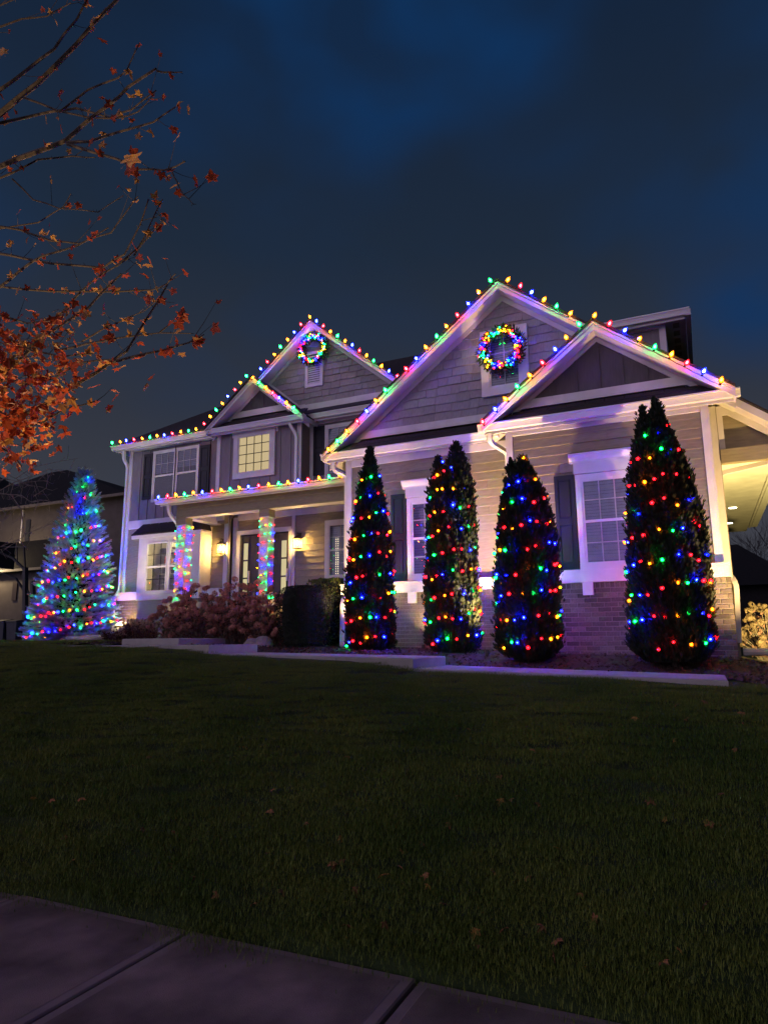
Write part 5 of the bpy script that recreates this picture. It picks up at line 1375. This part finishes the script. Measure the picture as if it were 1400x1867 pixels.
# ---------------------------------------------------------------- fallen leaves on the lawn
LVD = [maple_leaf(c_, M['leafd'], 40 + i) for i, c_ in enumerate((.5, 1.1))]
spots = [(443, 1370), (190, 1493), (115, 1542), (258, 1522), (497, 1490), (620, 1537), (627, 1583), (485, 1568), (726, 1592), (730, 1563), (897, 1600), (700, 1697), (1018, 1735), (1010, 1757), (1207, 1772), (1287, 1508), (1353, 1308), (1353, 1327), (57, 1383), (143, 1467), (62, 1463), (1235, 1292), (852, 1337), (632, 1388), (267, 1390), (783, 1630), (512, 1637), (965, 1612), (1053, 1645), (350, 1612), (1235, 1745), (1180, 1470), (910, 1425), (560, 1310), (838, 1462), (1018, 1560), (870, 1740), (605, 1585)] + [(float(rng.uniform(0, 1380)), float(1240 + 480 * rng.uniform() ** .8)) for _ in range(42)]
spots = [q for q in spots if q[1] < 1600 + q[0] * .215 - 12]
for i, (px_, py_) in enumerate(spots):
    p = hit_ground(px_, py_); o = put('fallen_leaf', LVD[i % 2] if i % 5 else LV[4], None, p + Vector((0, 0, .045)), rot=(rng.normal() * .35, rng.normal() * .35, rng.uniform(0, 6.3)), scale=rng.uniform(.024, .042))
    tag(o, 'large dry maple leaf lying on the lawn near the sidewalk corner' if (px_, py_) == (1207, 1772) else 'pale dry leaf lying alone high on the left lawn' if (px_, py_) == (443, 1370) else 'small dry maple leaf fallen on the dark lawn', 'leaf', 'fallen maple leaves scattered over the lawn')

# ---------------------------------------------------------------- neighbour's house, left
NH = thing('neighbour_house', (-34, 30, 0), 'dark neighbouring house with hipped roof behind the spruce', 'house', None)
def nb(name, *a, m='nwall', parent=None, **k): return MB().box(*a).build(name, M[m], parent or NH, **k)
Y0 = 28.0
pl = lambda px_, py_, y=Y0: at(px_, py_, y=y)
xl = pl(-160, 1000).x; xr = pl(226, 1000).x; zt = pl(60, 925).z
nb('wall', xl, xr, Y0, Y0 + 9, -.3, zt)
a = pl(105, 852, 31.5)
MB().add([(xl - .5, Y0 - .5, zt), (xr + .5, Y0 - .5, zt), (xr + .5, Y0 + 9.5, zt), (xl - .5, Y0 + 9.5, zt), (a.x, 32.3, a.z), (a.x - 1.5, 32.3, a.z)], [(0, 1, 4, 5), (1, 2, 4), (2, 3, 5, 4), (3, 0, 5), (3, 2, 1, 0)]).build('roof', M['nroof'], NH)
p = pl(-10, 858, 34); q_ = pl(45, 920, 30)
MB().add([(q_.x - 9, 29.5, zt), (q_.x, 29.5, zt), (q_.x, 37, zt), (q_.x - 9, 37, zt), (p.x, 33, p.z)], [(0, 1, 4), (1, 2, 4), (2, 3, 4), (3, 0, 4)]).build('roof', M['nroof'], NH)
nb('gutter', xl - .5, xr + .5, Y0 - .62, Y0 - .5, zt - .14, zt + .02, m='ngut')
p = pl(45, 930); MB().tube([(p.x, Y0 - .05, zt - .1), (p.x, Y0 - .05, pl(45, 1020).z)], .06, 4).build('downspout', M['gutter'], NH)
# low wing with its own roof, lit wall below
z2 = pl(60, 1040, 27).z; p = pl(78, 990, 28)
x2a, x2b = pl(-170, 1100, 26.5).x, pl(76, 1100, 26.5).x
nb('wall', x2a, x2b, 26.5, Y0 - .01, -.3, z2)
MB().add([(x2a - .3, 26.1, z2), (x2b + .35, 26.1, z2), (x2b + .1, 28, p.z + .2), (x2a, 28, p.z + .2)], [(0, 1, 2, 3)]).build('roof', M['nroof'], NH)
MB().add([(x2b + .35, 26.1, z2), (x2b + .1, 28, p.z + .2), (x2b + .35, 28, z2)], [(0, 1, 2)]).build('roof', M['nroof'], NH)
nb('gutter', x2a - .3, x2b + .35, 26.0, 26.12, z2 - .13, z2 + .01, m='ngut')
def nwin(x0, y0, x1, y1, Y_):
    a, b = at(x0, y1, y=Y_), at(x1, y0, y=Y_)
    W = MB().box(a.x - .07, b.x + .07, Y_ - .04, Y_, a.z - .07, b.z + .07).build('window', M['shutter'], NH)
    MB().box(a.x, b.x, Y_ - .05, Y_ - .041, a.z, b.z).build('pane', M['room'], W)
nwin(48, 950, 56, 985, Y0 - .002); nwin(-40, 950, -12, 1000, Y0 - .002)
a, b = at(23, 1095, y=26.498), at(34, 1060, y=26.498); nb('shutter', a.x, b.x, 26.44, 26.498, a.z, b.z, m='bronze')
a, b = at(-60, 1098, y=26.498), at(-12, 1060, y=26.498); nwin(-60, 1060, -14, 1098, 26.498)
nl = bpy.data.lights.new('wall_lamp_light', 'POINT'); nl.energy = 330; nl.color = (1, .74, .40); nl.shadow_soft_size = .08
pz = at(-25, 1030, y=25.6); nlo = bpy.data.objects.new('wall_lamp_light', nl); C.objects.link(nlo); nlo.location = pz
MB().lathe([(.06, -.12), (.07, 0), (.07, .16), (.02, .24)], 8, (pz.x, 26.2, pz.z + .05)).build('wall_lamp', M['bulbwarm'], NH)

# basketball hoop seen from the side, bins
hp = at(46, 1168, y=17.0)
HO = thing('basketball_hoop', (hp.x, 17, .1), 'black basketball hoop frame standing left of the spruce', 'basketball hoop')
def hbar(name, pts_, r, n=4): MB().tube([at(a, b, y=17.0) + Vector((0, yo, 0)) for a, b, yo in pts_], r, n).build(name, M['black'], HO)
hbar('pole', [(46, 1175, 0), (47, 1100, 0), (47, 1035, 0)], .10)
hbar('arm', [(47, 1040, 0), (25, 1018, 0), (-5, 1005, 0)], .05); hbar('arm', [(50, 1085, 0), (30, 1055, 0), (5, 1045, 0), (-30, 1042, 0)], .045)
hbar('arm', [(50, 998, -.1), (20, 998, -.1), (-30, 995, -.1)], .022); hbar('arm', [(47, 1035, 0), (49, 998, -.1)], .03); hbar('arm', [(32, 998, 0), (32, 1030, 0)], .025)
hbar('brace', [(62, 1100, 0), (48, 1070, 0)], .035); hbar('brace', [(60, 1060, 0), (62, 1100, 0)], .09)
p = at(-12, 1010, y=17.0); MB().box(p.x - .03, p.x + .03, 16.4, 17.9, p.z - .5, p.z + .5).build('backboard', M['black'], HO)
MB().box(hp.x - .35, hp.x + .45, 16.6, 17.6, .0, .28).build('base', M['black'], HO)
for i, (x0_, x1_, lb) in enumerate(((-34, 8, 'dark wheeled bin cut by the left edge'), (9, 31, 'dark wheeled bin left of the basketball hoop'))):
    a, b = at(x0_, 1172, y=16.2), at(x1_, 1131, y=16.2); w_ = b.x - a.x; z0_ = gz(a.x, 16.2)
    bn = thing('wheeled_bin', ((a.x + b.x) / 2, 16.5, z0_), lb, 'bin', 'wheeled bins left of the spruce')
    mb = MB(); mb.add([(a.x + .04, 16.24, z0_ + .06), (b.x - .04, 16.24, z0_ + .06), (b.x - .04, 16.7, z0_ + .06), (a.x + .04, 16.7, z0_ + .06), (a.x, 16.2, b.z - .06), (b.x, 16.2, b.z - .06), (b.x, 16.85, b.z - .06), (a.x, 16.85, b.z - .06)],
        [(3, 2, 1, 0), (0, 1, 5, 4), (1, 2, 6, 5), (2, 3, 7, 6), (3, 0, 4, 7), (4, 5, 6, 7)]); mb.build('body', M['plastic'], bn)
    mb = MB(); mb.prism_x([(16.17, b.z - .055), (16.17, b.z - .02), (16.5, b.z + .04), (16.9, b.z + .01), (16.9, b.z - .055)][::-1], a.x - .02, b.x + .02); mb.build('lid', M['plastic'], bn)
    for xx in (a.x + .05, b.x - .10): MB().prism_x([(16.75 + .09 * math.cos(q), z0_ + .09 + .09 * math.sin(q)) for q in np.linspace(0, 2 * PI, 10, endpoint=False)], xx, xx + .05).build('wheel', M['black'], bn)

# ---------------------------------------------------------------- right: dark house and bare trees beyond
RH = thing('distant_house', (4, 38, -.5), 'dark hipped roof house beyond the right corner', 'house')
a = at(1345, 988, y=38.0); b = at(1440, 1065, y=36.0); c_ = at(1305, 1010, y=36)
MB().box(c_.x - 3, b.x + .2, 36, 44, -.8, b.z).build('wall', M['nroof'], RH)
MB().add([(c_.x - 4, 35.5, b.z), (b.x + .6, 35.5, b.z), (b.x + .6, 45, b.z), (c_.x - 4, 45, b.z), (a.x, 39, a.z), (a.x - 3, 39, a.z)], [(0, 1, 4, 5), (1, 2, 4), (2, 3, 5, 4), (3, 0, 5)]).build('roof', M['nroof'], RH)
def fartree(base, Ht, label, seed):
    t = thing('bare_tree', base, label, 'bare tree', 'bare trees beyond the right corner'); R_ = random.Random(seed); mb = MB(); B = Vector(base)
    mb.tube([B, B + Vector((0, 0, Ht * .35)), B + Vector((.1, 0, Ht * .55))], [.16, .12, .08], 5)
    mb.build('trunk', M['farbark'], t); mb = MB()
    def grow_(p, d, l, r, n_):
        e = p + d * l; mb.tube([p, p.lerp(e, .5) + Vector((R_.uniform(-.05, .05), 0, .03)) * l, e], [r, r * .8, r * .55], 3, cap=False)
        if n_ > 0:
            for k in range(3 if n_ > 1 else 4):
                dd = (d + Vector((R_.gauss(0, .42), R_.gauss(0, .42), R_.gauss(0.1, .3)))).normalized(); grow_(p.lerp(e, R_.uniform(.55, 1)), dd, l * R_.uniform(.62, .82), r * .6, n_ - 1)
    for k in range(6):
        a_ = R_.uniform(0, 6.28); grow_(B + Vector((0, 0, Ht * R_.uniform(.25, .5))), Vector((math.cos(a_) * .55, math.sin(a_) * .55, 1)).normalized(), Ht * .24, .05, 4)
    mb.build('branches', M['farbark'], t, kind='stuff')
fartree((4.2, 60, -.6), 10.5, 'bare dark tree standing behind the distant dark roof', 4)
fartree((1.6, 62, -.6), 9.0, 'bare dark tree nearer the house corner', 9)
fartree((7.4, 58, -.6), 9.5, 'bare dark tree at the right edge', 14)
